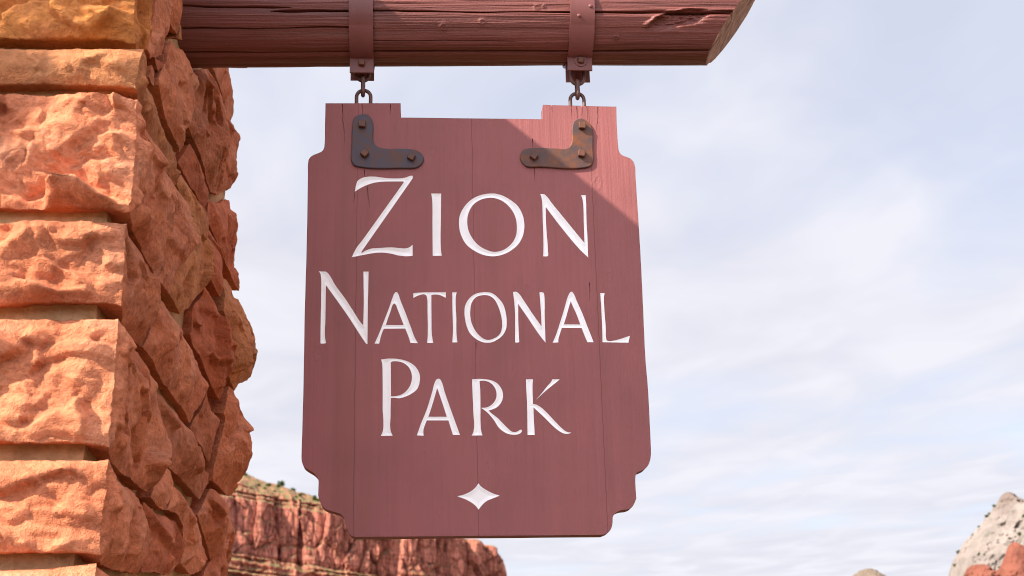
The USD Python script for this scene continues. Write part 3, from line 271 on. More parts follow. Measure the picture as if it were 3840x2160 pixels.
# ------------------------------------------------------------------ red cliff, pale peak, knob, dome
def azel(D, az, el): return np.array((CAM[0] + D * math.sin(math.radians(az)), CAM[1] + D * math.cos(math.radians(az)), CAM[2] + D * math.tan(math.radians(el))))
def red_cliff():
    from scipy.ndimage import gaussian_filter1d
    way = np.array([(-118, 372), (-50.8, 396), (-14, 404.5), (8, 417), (30.2, 441), (34, 470), (33, 520)], float)
    L = np.r_[0, np.cumsum(np.linalg.norm(np.diff(way, axis=0), axis=1))]; nu, nv = 720, 330
    s0, Ld = L[1], L[4] - L[1]; u = np.linspace(-50, Ld + 55, nu); q0 = u + s0
    XY = np.stack([gaussian_filter1d(np.interp(q0, L, way[:, k]), 12) for k in (0, 1)], 1); d = np.gradient(XY, axis=0); d /= np.linalg.norm(d, axis=1, keepdims=True); nrm = np.stack([d[:, 1], -d[:, 0]], 1)
    rim = np.interp(u, [-50, 0, L[2] - s0, L[3] - s0, Ld - 13, Ld - 7, Ld - 1, Ld + 5, Ld + 20], [66, 63.0, 57.6, 56.0, 54.0, 51.5, 48.5, 42, 38]); top = rim + np.interp(u, [-50, 2, 10, 30, Ld * .75, Ld + 4], [19, 13.0, 10.5, 6.0, 1.6, .8])
    base = rim - 17.5
    s = np.linspace(0, 1, nv); knots = np.array([0, .08, .36, .40, .68, .70, .75, .80, .965, 1.0]); o = base * 0
    H = np.stack([o - 8, base * .35, base, base + .6, rim - .6, rim, rim + .3 + .12 * (top - rim), rim + .35 * (top - rim), top, top - 6.0], 1)
    O = np.stack([o + 70, o + 22, o + 5, o + 1.8, o + .6, o - .5, o - 2.4, -3.2 - .2 * (top - rim), -6 - 1.9 * (top - rim), -14 - 3 * (top - rim)], 1)
    Z = np.stack([np.interp(s, knots, h) for h in H]); OUT = np.stack([np.interp(s, knots, o_) for o_ in O]); U = np.repeat(u[:, None], nv, 1)
    q = lambda a, b, sd, oc=3: meshkit.fbm(np.stack([U * a, Z * b, U * 0], -1), oc, sd) * 2 - 1
    cl = np.clip((Z - (base[:, None] - 3)) / 3, 0, 1) * np.clip((rim[:, None] + 5.0 - Z) / 5, 0, 1)
    def blocks(sd, lo, hi, amp, lean):
        r = np.random.default_rng(sd); br = [-60.0]
        while br[-1] < Ld + 70: br.append(br[-1] + r.uniform(lo, hi))
        br = np.array(br); a = r.uniform(-amp, amp, len(br)); b = a + r.uniform(-.7, .7, len(br)) * amp; Uw = U + lean * q(.05, .05, sd, 3) + lean * .4 * q(.3, .22, sd + 3, 2)
        k = np.clip(np.searchsorted(br, Uw) - 1, 0, len(br) - 2); f = (Uw - br[k]) / (br[k + 1] - br[k]); st = np.clip((1 - f) * (br[k + 1] - br[k]) / .5, 0, 1)
        h = a[k] + (b[k] - a[k]) * f; return h * st + a[k + 1] * (1 - st)
    def cells(Lu, Lz, seed, amp, grad, groove):
        r = np.random.default_rng(seed); Uw = U + 1.2 * q(.10, .06, seed, 3); Zw = Z + .125 * U + .8 * q(.2, .2, seed + 2, 2)
        ou, oz = Uw.min() - Lu, Zw.min() - Lz; nu_, nz_ = int((Uw.max() - ou) / Lu) + 3, int((Zw.max() - oz) / Lz) + 3
        cu, cz = np.meshgrid(np.arange(nu_), np.arange(nz_), indexing="ij"); C = np.stack([cu.ravel(), cz.ravel()], 1) + r.uniform(-.46, .46, (nu_ * nz_, 2))
        Q = np.stack([((Uw - ou) / Lu).ravel(), ((Zw - oz) / Lz).ravel()], 1); dd, ii = cKDTree(C).query(Q, k=2); o_ = r.uniform(-1, 1, len(C)) * amp; g_ = r.normal(size=len(C)) * grad
        h = o_[ii[:, 0]] + g_[ii[:, 0]] * (Q[:, 0] - C[ii[:, 0], 0]) * Lu; return (h - groove * np.exp(-((dd[:, 1] - dd[:, 0]) / .12) ** 2)).reshape(U.shape)
    disp = cl * (cells(6.5, 15, 61, 1.5, .35, .8) + cells(2.4, 5.0, 62, .55, .3, .35))
    disp += cl * .8 * (blocks(3, 6, 17, 3.2, 3.0) + blocks(8, 2.0, 6, 1.1, 1.8) + 1.6 * q(.035, .01, 5, 2) + .45 * q(.8, .25, 31, 3))
    zs = Z + .125 * U + .5 * q(.04, .0, 77, 2)
    lay = (meshkit.noise(np.stack([zs * 1.35, U * .02, U * 0], -1), 8) * 2 - 1); lay2 = meshkit.noise(np.stack([zs * .62, U * .006, U * 0], -1), 18) * 2 - 1
    low = np.clip((base[:, None] + 2.5 - Z) / 3, 0, 1); up_ = np.clip((Z - rim[:, None] + .5) / 2, 0, 1) * np.clip((rim[:, None] + 6 - Z) / 4, 0, 1)
    disp += (low * 1.5 + up_ * .8 + .06) * np.sign(lay) * np.abs(lay) ** .5 + low * 1.2 * lay2 + (low + up_) * (.8 * q(.8, .9, 41, 2) + .6 * blocks(13, .8, 3, .8, .6))
    slope = np.clip((Z - rim[:, None] - 1.5) / 3, 0, 1); Z = Z + slope * (1.2 * q(.12, .12, 51, 4) + .5 * q(.7, .5, 52, 2))
    Z = Z + np.clip(U - Ld + 8, 0, 8) / 8 * (q(.35, .0, 4, 3)) * 1.3 * np.clip((Z - rim[:, None] + 4) / 4, 0, 1)
    P = XY[:, None] + nrm[:, None] * (OUT + disp)[..., None]
    return np.concatenate([P, Z[..., None]], -1), (u, Ld, rim)
CV, CI = red_cliff()
cliff_m = mat("red_cliff_rock", {"g": N("geometry"), "sp": N("separate_xyz"), "zz": N("math", math_type="multiply_add", value2=0.105), "cz": N("combine_xyz", x=0.0, y=0.0), "ns": N("noise_texture", scale=0.75, detail=4.0, roughness=0.7),
    "rs": N("rgb_ramp", ramp=[(0.28, (0.26, 0.078, 0.058)), (0.42, (0.44, 0.155, 0.108)), (0.58, (0.55, 0.215, 0.155)), (0.72, (0.47, 0.165, 0.115))]),
    "mv": N("mapping", scale=(0.45, 0.45, 0.035)), "nv": N("noise_texture", scale=1.0, detail=6.0, roughness=0.65), "rv": N("rgb_ramp", ramp=[(0.34, (0.36, 0.29, 0.31)), (0.47, (0.88,) * 3), (0.7, (1.15,) * 3)]), "mu": N("mix_color", blend_type="multiply", fac=1.0, use_clamp=False),
    "nrm": N("separate_xyz"), "up": N("map_range", from_min=0.35, from_max=0.7, to_min=0.0, to_max=1.0, clamp=True), "ng": N("noise_texture", scale=0.5, detail=6.0, roughness=0.7), "rg": N("rgb_ramp", ramp=[(0.32, (0.31, 0.125, 0.075)), (0.47, (0.31, 0.155, 0.09)), (0.54, (0.18, 0.155, 0.068)), (0.66, (0.11, 0.125, 0.048))]),
    "mc": N("mapping", scale=(0.42, 0.42, 0.10)), "vc": N("voronoi_texture", feature="distance_to_edge", scale=1.0), "rc": N("rgb_ramp", ramp=[(0, (0.30, 0.26, 0.28)), (0.045, (0.75,) * 3), (0.10, (1,) * 3)]), "mul2": N("mix_color", blend_type="multiply", fac=0.85, use_clamp=False),
    "mx": N("mix_color", use_clamp=False), "nb": N("noise_texture", scale=1.3, detail=8.0, roughness=0.75), "b": N("bump", strength=0.9, distance=1.2), "p": N("principled_bsdf", roughness=0.92, specular_ior_level=0.15)},
    [("g.position", "sp.vector"), ("sp.x", "zz.value1"), ("sp.z", "zz.value3"), ("zz.value", "cz.z"), ("cz.vector", "ns.vector"), ("ns.fac", "rs.fac"), ("g.position", "mv.vector"), ("mv.vector", "nv.vector"), ("nv.fac", "rv.fac"), ("rs.color", "mu.a"), ("rv.color", "mu.b"),
     ("g.normal", "nrm.vector"), ("nrm.z", "up.value"), ("g.position", "ng.vector"), ("ng.fac", "rg.fac"), ("up.result", "mx.fac"), ("g.position", "mc.vector"), ("mc.vector", "vc.vector"), ("vc.distance", "rc.fac"), ("mu.result", "mul2.a"), ("rc.color", "mul2.b"), ("mul2.result", "mx.a"), ("rg.color", "mx.b"), ("g.position", "nb.vector"), ("nb.fac", "b.height"), ("b.normal", "p.normal"), ("mx.result", "p.base_color")])
tag(obj("red_cliff", grid_mesh(CV), cliff_m, smooth=False), kind="structure")

def ridge(name, D, table, run, m, amp, f, seed, n=(260, 170), skew=0.0):
    az = np.linspace(table[0][0], table[-1][0], n[0]); el = np.interp(az, [t[0] for t in table], [t[1] for t in table])
    S = CAM[2] + D * np.tan(np.radians(el)); X = CAM[0] + D * np.sin(np.radians(az)); Y0 = CAM[1] + D * np.cos(np.radians(az))
    t = np.linspace(-.35, 1, n[1]); T = np.repeat(t[None], n[0], 0)
    Z = np.where(T > 0, S[:, None] * (1 - np.abs(T) ** 1.15), S[:, None] * (1 - (np.abs(T) / .35) ** 1.5)); Yy = Y0[:, None] - run * T; Xx = np.repeat(X[:, None], n[1], 1) + skew * run * T
    p = np.stack([Xx * f, Yy * f, Z * f * .35], -1); a = meshkit.fbm(p, 5, seed) * 2 - 1; b = meshkit.fbm(np.stack([Xx * f * 3, Yy * f * 3, Z * f * 3], -1), 4, seed + 9) * 2 - 1
    k = np.clip(np.abs(T) * 5, .12, 1)
    c2 = meshkit.fbm(np.stack([Xx * f * 5 + 3 * b, Yy * f * 2, Z * f * 6 + 2 * a], -1), 4, seed + 31) * 2 - 1; c2 = np.sign(c2) * np.abs(c2) ** .6
    rg = 1 - np.abs(a) * 2; Yy = Yy - amp * np.clip(k, .3, 1) * (rg * 2.0 + b * 1.4 + c2 * .9); Z = Z + amp * .5 * (b + .5 * c2) * np.clip(np.abs(T) * 6, .55, 1)
    tag(obj(name, grid_mesh(np.stack([Xx, Yy, Z], -1)), m, smooth=30), kind="structure"); return np.stack([Xx, Yy, Z], -1)
def peak_rock(name, c, dk, grn, sc, top=(9000, 9100)):
    return mat(name, {"g": N("geometry"), "m": N("mapping", scale=(sc, sc, sc * .5)), "n": N("noise_texture", scale=1.0, detail=8.0, roughness=0.7), "r": N("rgb_ramp", ramp=[(0.30, dk), (0.41, tuple(x * .8 for x in c)), (0.52, c), (0.7, tuple(x * 1.2 for x in c))]),
        "n2": N("noise_texture", scale=sc * 2.2, detail=6.0, roughness=0.75), "r2": N("rgb_ramp", ramp=[(0, (0,) * 3), (0.60, (0,) * 3), (0.66, (1,) * 3)]), "sp": N("separate_xyz"), "n3": N("noise_texture", scale=sc * 1.3, detail=5.0), "zt": N("math", math_type="multiply_add", value2=70.0), "zr": N("map_range", from_min=top[0] + 35, from_max=top[1] + 35, to_min=0.0, to_max=0.75, clamp=True), "mt": N("mix_color", b=dk, use_clamp=False), "mx": N("mix_color", b=grn, use_clamp=False), "b": N("bump", strength=0.9, distance=9.0), "p": N("principled_bsdf", roughness=0.95, specular_ior_level=0.1)},
        [("g.position", "m.vector"), ("m.vector", "n.vector"), ("n.fac", "r.fac"), ("g.position", "n2.vector"), ("n2.fac", "r2.fac"), ("r2.color", "mx.fac"), ("g.position", "sp.vector"), ("g.position", "n3.vector"), ("n3.fac", "zt.value1"), ("sp.z", "zt.value3"), ("zt.value", "zr.value"), ("zr.result", "mt.fac"), ("r.color", "mt.a"), ("mt.result", "mx.a"), ("mx.result", "p.base_color"), ("n.fac", "b.height"), ("b.normal", "p.normal")])
pm = peak_rock("pale_peak_rock", (0.205, 0.172, 0.155), (0.13, 0.092, 0.078), (0.13, 0.12, 0.10), 0.03, (178, 212))
km = peak_rock("red_knob_rock", (0.20, 0.070, 0.048), (0.10, 0.032, 0.024), (0.16, 0.08, 0.05), 0.045)
# unseen canyon side, added right of the frame to bounce warm light onto the pillar
def canyon_side():
    az = np.radians(np.linspace(44, 118, 220)); t = np.linspace(0, 1, 90); A = np.repeat(az[:, None], 90, 1); T = np.repeat(t[None], 220, 0)
    top = 175 * np.clip((A - az[0]) / .25, 0, 1) ** .7 * np.clip((az[-1] - A) / .2, 0, 1) ** .7 * (.85 + .3 * meshkit.fbm(np.stack([A * 7, A * 0, A * 0], -1), 4, 8)); Z = top * (1 - T) - 6 * T
    R = 330 - 130 * T ** 2.5 - 16 * np.floor(T * 5) / 5 + 22 * (meshkit.fbm(np.stack([A * 14, Z * .008, A * 0], -1), 4, 9) - .5) + 6 * (meshkit.noise(np.stack([Z * .12, A * 2, A * 0], -1), 4) - .5)
    return np.stack([CAM[0] + R * np.sin(A), CAM[1] + R * np.cos(A), Z], -1)
cs = trimesh.Trimesh(*grid_mesh(canyon_side()), process=False)
if (cs.face_normals[:, 0] * cs.area_faces).sum() > 0: cs.invert()
tag(obj("canyon_side", cs, cliff_m), kind="structure")
PK = ridge("pale_peak", 1500, [(20.2, 1.0), (21.3, 2.6), (21.9, 3.9), (22.15, 4.6), (22.39, 5.34), (22.9, 6.0), (23.35, 6.42), (23.8, 6.85), (24.1, 7.2), (24.35, 7.5), (24.55, 7.66), (24.75, 7.70), (24.95, 7.63), (25.3, 7.2), (26.0, 6.2), (28, 4.0), (31, 0.5)], 260, pm, 11, .022, 5, n=(420, 260))
ridge("red_knob", 1150, [(21.8, 1.5), (22.3, 3.6), (22.6, 4.5), (22.78, 4.82), (22.95, 4.94), (23.2, 4.99), (23.41, 4.98), (23.55, 4.85), (23.68, 4.66), (23.95, 4.75), (24.2, 5.05), (24.4, 5.45), (24.55, 5.72), (24.68, 5.80), (24.8, 5.68), (25.0, 5.2), (25.5, 4.6), (26.5, 4.2), (28, 1)], 170, km, 6, .045, 11, n=(420, 260))
ridge("distant_dome", 1900, [(17.2, 2.0), (17.9, 4.1), (18.28, 4.76), (18.6, 4.95), (18.9, 5.04), (19.05, 5.05), (19.3, 4.93), (19.61, 4.71), (20.1, 4.2), (21, 1.5)], 200, peak_rock("dome_rock", (0.15, 0.115, 0.088), (0.07, 0.05, 0.042), (0.12, 0.11, 0.08), 0.02), 7, .014, 21)

# shrubs on the cliff top and on the peak
leaf_m = mat("shrub_leaf", {"g": N("geometry"), "oi": N("object_info"), "r": N("rgb_ramp", ramp=[(0, (0.045, 0.07, 0.022)), (0.6, (0.085, 0.115, 0.035)), (1, (0.15, 0.15, 0.06))]), "a": N("math", math_type="multiply_add", value2=0.5), "h": N("math", math_type="multiply", value2=0.5),
    "d": N("diffuse_bsdf"), "t": N("translucent_bsdf"), "mx": N("mix_closure", fac=0.3)},
    [("g.random_per_island", "h.value1"), ("oi.random", "a.value1"), ("h.value", "a.value3"), ("a.value", "r.fac"), ("r.color", "d.color"), ("r.color", "t.color"), ("d.BSDF", "mx.closure1"), ("t.BSDF", "mx.closure2")], surface="mx.closure")
bark_m = plain("bark", [(0.3, (0.10, 0.07, 0.05)), (0.7, (0.20, 0.15, 0.11))], 12.0)
def leaf_cloud(P, size, rng):
    n = len(P); a = rng.normal(size=(n, 3)); a /= np.linalg.norm(a, axis=1, keepdims=True); b = np.cross(a, rng.normal(size=(n, 3))); b /= np.linalg.norm(b, axis=1, keepdims=True)
    s = size * rng.uniform(.6, 1.3, (n, 1)); V = np.stack([P - a * s, P + b * s * .5, P + a * s, P - b * s * .5], 1).reshape(-1, 3); i = np.arange(n)[:, None] * 4
    return V, np.vstack([i + (0, 1, 2), i + (0, 2, 3)])
def shrub_mesh(seed):
    r = np.random.default_rng(seed); C = r.normal(size=(14, 3)) * (.5, .5, .3) + (0, 0, .75); P = (C[r.integers(0, 14, 420)] + r.normal(size=(420, 3)) * .24); P[:, 2] = np.abs(P[:, 2])
    return leaf_cloud(P, .2, r)
def stem_mesh(seed):
    r = np.random.default_rng(seed); return cat([tube([(0, 0, -.4), (r.normal() * .1, r.normal() * .1, .3), (r.normal() * .35, r.normal() * .35, .8)], .06, n=5) for _ in range(4)])
rng = np.random.default_rng(12); shrubs = []
u_, Ld, rim_ = CI
skyl = CV[..., 2].argmax(1)
def shrub_at(p, size, label, group, name="shrub"):
    if not shrubs.__len__() or True:
        path = numbered("/World", name); x = UsdGeom.Xform.Define(stage, path); x.AddTranslateOp().Set(Gf.Vec3d(*map(float, p))); x.AddRotateZOp().Set(float(rng.uniform(0, 360))); x.AddScaleOp().Set(Gf.Vec3f(float(size * rng.uniform(.85, 1.2)), float(size), float(size * rng.uniform(.75, 1.1))))
        key = len(shrubs) % 3
        if len(shrubs) < 3:
            usdkit.mesh(stage, path + "/foliage", shrub_mesh(40 + key), leaf_m); usdkit.mesh(stage, path + "/stem", stem_mesh(40 + key), bark_m)
        else:
            x.GetPrim().GetReferences().AddInternalReference(shrubs[key]); x.GetPrim().SetInstanceable(True)
        tag(x, label, "shrub", group); shrubs.append(path)
for k in range(64):
    uu = rng.uniform(-8, 40) if k < 54 else rng.uniform(60, Ld); i = int(np.argmin(np.abs(u_ - uu))); js = skyl[i]
    lo = int(.78 * 330); j = js if k % 5 == 0 else int(lo + (js - lo) * rng.uniform(0, 1) ** .8)
    p = CV[i, j]; sz = rng.uniform(.35, .8) if k % 5 else rng.uniform(.5, 1.2)
    shrub_at(p - (0, 0, .25), sz, *(("dark green bush standing against the sky on the rim of the red cliff", "bushes on the skyline of the red cliff") if k % 5 == 0 else ("small green desert shrub on the sloping top of the red cliff", "shrubs on the red cliff top")))

for k in range(34):
    i = int(rng.uniform(45, 175)); j = int(PK.shape[1] * rng.uniform(.30, .62) if k % 3 else PK.shape[1] * .262); p = PK[i, j]
    shrub_at(p - (0, 0, .6), rng.uniform(1.0, 2.4), "tiny dark juniper dotting the pale distant peak", "junipers on the pale peak", "juniper")
# ------------------------------------------------------------------ stone pillar
PIL = thing("stone_pillar", "rough orange and red sandstone pillar of split-faced blocks carrying the log beam", "pillar")
XS = -0.838
bz, bx_ = np.array(BULGE).T
def bulge(y, z):
    t = np.clip((y - .3) / .65, 0, 1); t = t * t * (3 - 2 * t); return (np.interp(z, bz, bx_) - .03 * (np.interp(z, bz, bx_) > .03)) * t
def facets(u, v, seed, L, amp, grad, sharp=26.0):
    """piecewise planar breaks: blended random planes on a jittered grid, as a hammer leaves them"""
    r = np.random.default_rng(seed); ou, ov = u.min() - 2 * L[0], v.min() - 2 * L[1]; nu, nv = int((u.max() - ou) / L[0]) + 4, int((v.max() - ov) / L[1]) + 4
    cu, cv = np.meshgrid(np.arange(nu), np.arange(nv), indexing="ij"); C = np.stack([cu.ravel(), cv.ravel()], 1) + r.uniform(-.45, .45, (nu * nv, 2))
    o = r.uniform(-1, 1, len(C)) * amp; G = r.normal(size=(len(C), 2)) * grad
    q = np.stack([(u - ou) / L[0], (v - ov) / L[1]], 1); dd, ii = cKDTree(C).query(q, k=5); w = np.exp(-sharp * (dd**2 - dd[:, :1] ** 2)); w /= w.sum(1, keepdims=True)
    dx = (q[:, None] - C[ii]) * np.array(L); return (w * (o[ii] + (G[ii] * dx).sum(-1))).sum(1)
def stone(kind, poly, seed, depth=.22, fine=True):
    rng = np.random.default_rng(seed); corner = kind.endswith("c"); st = .0048 if fine else .02
    g = Polygon(poly).buffer(-.002 if corner else -.0095, join_style="mitre"); g = g if g.geom_type == "Polygon" else max(g.geoms, key=lambda q: q.area)
    P, T, rings = filled(g, st, rng); nb = len(rings[0]); bd = distance(spoints(P), g.exterior)
    y, z = P.T; w = np.stack([np.zeros(len(P)), y, z], 1); ww = fbmv(w + seed, 9, 3, seed) * .035
    yw, zw = y + ww[:, 1], z + ww[:, 2]
    edge = 1 - np.exp(-(bd / .03) ** 1.3)
    top, bot = poly[0][1], min(p[1] for p in poly); sz = min(1, (g.area / .12) ** .5)
    rel = facets(yw, zw, seed, (.21, .16), .010, .14, 34) + facets(yw, zw, seed + 1, (.085, .07), .0030, .12, 34)
    if corner: em = np.clip((y - y.min()) / .05, .25, 1)
    else: em = 1.0
    X = XS + bulge(y, z) + (-.030 * (np.clip((y - y.min()) / .14, .1, 1) if corner else 1.0) + rng.uniform(-.006, .008) + edge * (.024 * sz + rel * em * (.6 + .4 * sz)))
    if kind[0] == "y" and corner: X -= .03
    # walls
    back = 1.15 if corner else depth
    dist = np.unique(np.concatenate([np.arange(0, .46 if corner else .1, st * 1.15), np.linspace(.46 if corner else .1, back, 7)])) if fine else np.linspace(0, back, 12 if corner else 4)
    B = P[:nb]; rows = []
    nxt = np.roll(B, -1, 0); prv = np.roll(B, 1, 0); tn = nxt - prv; tn /= np.maximum(np.linalg.norm(tn, axis=1, keepdims=True), 1e-9); nr = np.stack([tn[:, 1], -tn[:, 0]], 1)
    if not g.exterior.is_ccw: nr = -nr
    yc = np.interp(B[:, 1], [min(p[1] for p in poly), max(p[1] for p in poly)], [min(poly[0][0], poly[-1][0])] * 2)
    front = (nr[:, 0] < -.85) & (B[:, 0] < B[:, 0].min() + .12) if corner else np.zeros(nb, bool)
    zt, zb = B[:, 1].max(), B[:, 1].min()
    if corner and front.any():
        zz = B[front, 1]; zg = np.repeat(zz[None], len(dist), 0); xg = XS - np.repeat(dist[:, None], len(zz), 1)
        wq = fbmv(np.stack([xg.ravel(), zg.ravel() * 0, zg.ravel()], 1) + seed * 1.3, 9, 4, seed + 5) * .055; u_f, v_f = xg.ravel() + wq[:, 0], zg.ravel() + wq[:, 2]
        RR = facets(u_f, v_f, seed + 7, (.19, .13), .016, .26, 28) + facets(u_f, v_f, seed + 8, (.075, .055), .005, .24, 24) + facets(u_f, v_f, seed + 9, (.028, .02), .0022, .2, 16)
        RR = gaussian_filter(RR.reshape(xg.shape), 0.6)
    for ri, dpt in enumerate(dist):
        Q = B.copy(); x = X[:nb] - dpt
        if corner and front.any():
            zz = B[front, 1]; rr = RR[ri]
            rr = rr * min(1, .25 + .75 * (zt - zb) / .26)
            e2 = 1 - np.exp(-(np.minimum(zt - zz, zz - zb) / .028) ** 1.3); e3 = .35 + .65 * np.clip(dpt / .05, 0, 1)
            Q[front, 0] -= (.012 + .018 * sz + rr) * e2 * e3
        Q = Q - nr * (.012 * np.clip(dpt / .06, 0, 1) * (~front))[:, None]
        rows.append(np.stack([x, Q[:, 0], Q[:, 1]], 1))
    V = [np.stack([X, y, z], 1)]; F = [T]; n0 = len(P); prev = np.arange(nb)
    for rI, row in enumerate(rows[1:]):
        cur = n0 + np.arange(nb); n0 += nb; V.append(row); a, b = prev, np.roll(prev, -1); c, d = np.roll(cur, -1), cur
        F.append(np.stack([a, d, c], 1)); F.append(np.stack([a, c, b], 1)); prev = cur
    V[0][:nb] = rows[0]
    capP, capT = P, T[:, ::-1]; mp = np.concatenate([prev, n0 + np.arange(len(P) - nb)]); V.append(np.stack([np.full(len(P) - nb, rows[-1][:, 0].mean()), y[nb:], z[nb:]], 1)); F.append(mp[capT])
    V = np.vstack(V); F = np.vstack(F)
    V = V + fbmv(V, 6, 2, 3) * (.009 if fine else .01) + (fbmv(V, 30, 3, 9) * .0024 + fbmv(V, 80, 3, 29) * .0030 if fine else 0)
    m = trimesh.Trimesh(V, F, process=False)
    if m.volume < 0: m.invert()
    return m
for i, (kind, poly) in enumerate(STONES):
    low = max(p[1] for p in poly) < 1.93 or min(p[1] for p in poly) > 3.63
    obj("stone", stone(kind, poly, 100 + i * 3, fine=not low), M[kind[0]], PIL, smooth=38)
core = trimesh.creation.extrude_polygon(Polygon([(-1.04, 0), (-.872, 1.9), (-.762, 3.05), (-.715, 3.20), (-.70, 3.6), (-.76, 3.66), (-.76, 4.055), (1.03, 4.055), (1.05, 0)]), 1.1, engine="earcut")
core.vertices = np.stack([core.vertices[:, 2] + XS - .062 - 1.1, core.vertices[:, 0], core.vertices[:, 1]], 1); core.fix_normals(); core = core.subdivide_to_size(.05, max_iter=12)
core.vertices = core.vertices + fbmv(core.vertices, 9, 3, 4) * .014
obj("mortar", core, M["mortar"], PIL, smooth=50)
cap = bx(-2.1, XS + .0, -.86, 1.08, 4.06, 4.19).subdivide_to_size(.06, max_iter=9); cap.vertices += fbmv(cap.vertices, 7, 3, 8) * .012
obj("capstone", cap, M["s"], PIL, smooth=40)

# ------------------------------------------------------------------ log beam with iron straps
YB, ZB, RB, TILT = .0275, 3.7002, .135, .018
def section(a): return 1 / (np.abs(np.cos(a)) ** 2.1 + np.abs(np.sin(a)) ** 2.1) ** (1 / 2.1)     # a log hewn a little flat on its sides
BEAM = thing("log_beam", "dark red painted log beam sticking out of the stone pillar with a slanted cut end", "beam")
def log_mesh():
    a = np.concatenate([np.linspace(-120, 65, 560, endpoint=False), np.linspace(65, 240, 90, endpoint=False)]); a = np.radians(a)   # angle from the front (-y), upward
    nx = 760; t = np.linspace(0, 1, nx); A = np.repeat(a[None], nx, 0)
    zc0 = ZB; yy = YB - RB * section(a) * np.cos(a); zz = RB * section(a) * np.sin(a)
    xe = .742 + .75 * (ZB + TILT * .8 + zz - 3.562) + .10 * (yy - .03)
    X = -1.05 + (xe[None] + 1.05) * t[:, None]
    deg = np.degrees(A)
    R = RB + .004 * (meshkit.fbm(np.stack([X * 1.2, A * 1.5, A * 0], -1), 3, 5) * 2 - 1) + .0016 * (meshkit.fbm(np.stack([X * 3, A * 22, A * 0], -1), 3, 6) * 2 - 1)
    R = R - .0045 * np.clip(np.cos(A * 6 + .8) ** 8, 0, 1) * meshkit.noise(np.stack([X * 2, A * 0, A * 0], -1), 9)
    def crack(a0, x0, x1, width, depth, seed, wob):
        c = a0 + wob * (meshkit.fbm(np.stack([X * 2.6, X * 0, X * 0], -1), 4, seed) * 2 - 1); w = width * (.25 + 1.5 * meshkit.noise(np.stack([X * 5, X * 0, X * 0], -1), seed + 3)) * np.clip((X - x0) / .06, 0, 1) * np.clip((x1 - X) / .06, 0, 1)
        return depth * np.exp(-((deg - c) / np.maximum(w, 1e-3)) ** 2) * (w > .05)
    R = R - crack(-14, -.62, 1.2, 1.25, .016, 1, 3.5) - crack(-69.4, -1.1, 1.2, 1.0, .011, 4, 1.8) - crack(-34, -1.1, -.30, .7, .009, 7, 5) - crack(-6, -1.1, -.55, .9, .012, 8, 7) - crack(-80, -1.0, -.2, .5, .006, 12, 3) - crack(14, -.9, 1.2, .9, .012, 15, 5) - crack(-52, -.35, .15, .35, .004, 17, 4)
    # the long open knot near the end with its curled lip, and a few pegs and small knots
    ex = (X - .650) / .088; ea = (deg - (-23.5 + (X - .650) * 80)) / 11.0; ea = ea + .3 * (meshkit.fbm(np.stack([X * 22, A * 10, A * 0], -1), 3, 44) - .5) * 2; e = ex**2 + ea**2
    R = R - .015 / (1 + np.exp((e - 1) * np.where(ea > 0, 14, 5))) * (.75 + .5 * meshkit.noise(np.stack([X * 70, A * 28, A * 0], -1), 3)) + .006 * np.exp(-((np.sqrt(e) - 1.17) / .13) ** 2) * np.clip(.6 - ex * .6, 0, 1) * (ea > -.3)
    R = R - crack(-12.5, .73, 1.2, 1.2, .014, 51, 3) - crack(-24, .735, 1.2, .7, .010, 55, 12)
    for kx, ka, kr in ((.03, -27, .011), (.20, -8, .010), (.222, -7, .006), (-.09, -34, .014), (.45, -48, .009)):
        e = np.hypot((X - kx), np.radians(deg - ka) * RB) / kr; R = R + .0045 * np.exp(-e**2 * 1.3) * (1 - .6 * (e < .5))
    # raised, wavy grain left by weathering
    gr = meshkit.noise(np.stack([X * 9 + 2 * meshkit.noise(np.stack([X * 3, A * 3, A * 0], -1), 70), A * 46, A * 0], -1), 71) + .6 * meshkit.noise(np.stack([X * 16, A * 95, A * 0], -1), 72)
    R = R + .0008 * (gr - .8)
    R = R * section(A)
    V = np.stack([X, YB - R * np.cos(A), ZB + TILT * X + R * np.sin(A)], -1); V = np.concatenate([V, V[:, :1]], 1)
    return V
LV = log_mesh(); v, f = grid_mesh(LV); m = trimesh.Trimesh(v, f, process=False); m.merge_vertices()
if m.face_normals[len(m.faces) // 3] @ (m.triangles_center[len(m.faces) // 3] - np.array((m.triangles_center[len(m.faces) // 3][0], YB, ZB))) < 0: m.invert()
obj("log", m, M["log"], BEAM, smooth=True)
ring = LV[-1, :-1]; cen = ring.mean(0); lay = [cen + (ring - cen) * s for s in np.linspace(1, .02, 26)]; V = np.stack(lay); V = np.concatenate([V, V[:, :1]], 1)
V[1:, :, 0] += .006 * (meshkit.fbm(np.stack([V[1:, :, 1] * 60, V[1:, :, 2] * 6, V[1:, :, 0] * 0], -1), 3, 2) - .5)
m = trimesh.Trimesh(*grid_mesh(V), process=False)
if m.face_normals[:, 0].sum() < 0: m.invert()
obj("cut_end", m, M["raw"], BEAM, smooth=True)
def square_bolt(c, s, h, rot, n=None, y0=0.0):
    """square bolt head standing on the plane y = y0, towards -y"""
    q = s / 2; ch = s * .1; pts = []
    for yy, k in ((0, 1), (-h * .8, 1), (-h, .84)):
        for sx, sz in ((-1, -1), (1, -1), (1, 1), (-1, 1)):
            for ax, az in (((q * k - ch), q * k), (q * k, (q * k - ch))): pts.append((sx * ax, yy, sz * az))
    m = trimesh.convex.convex_hull(pts); m.apply_transform(trimesh.transformations.rotation_matrix(math.radians(rot), (0, 1, 0))); m.apply_translation((c[0], y0, c[1])); return m
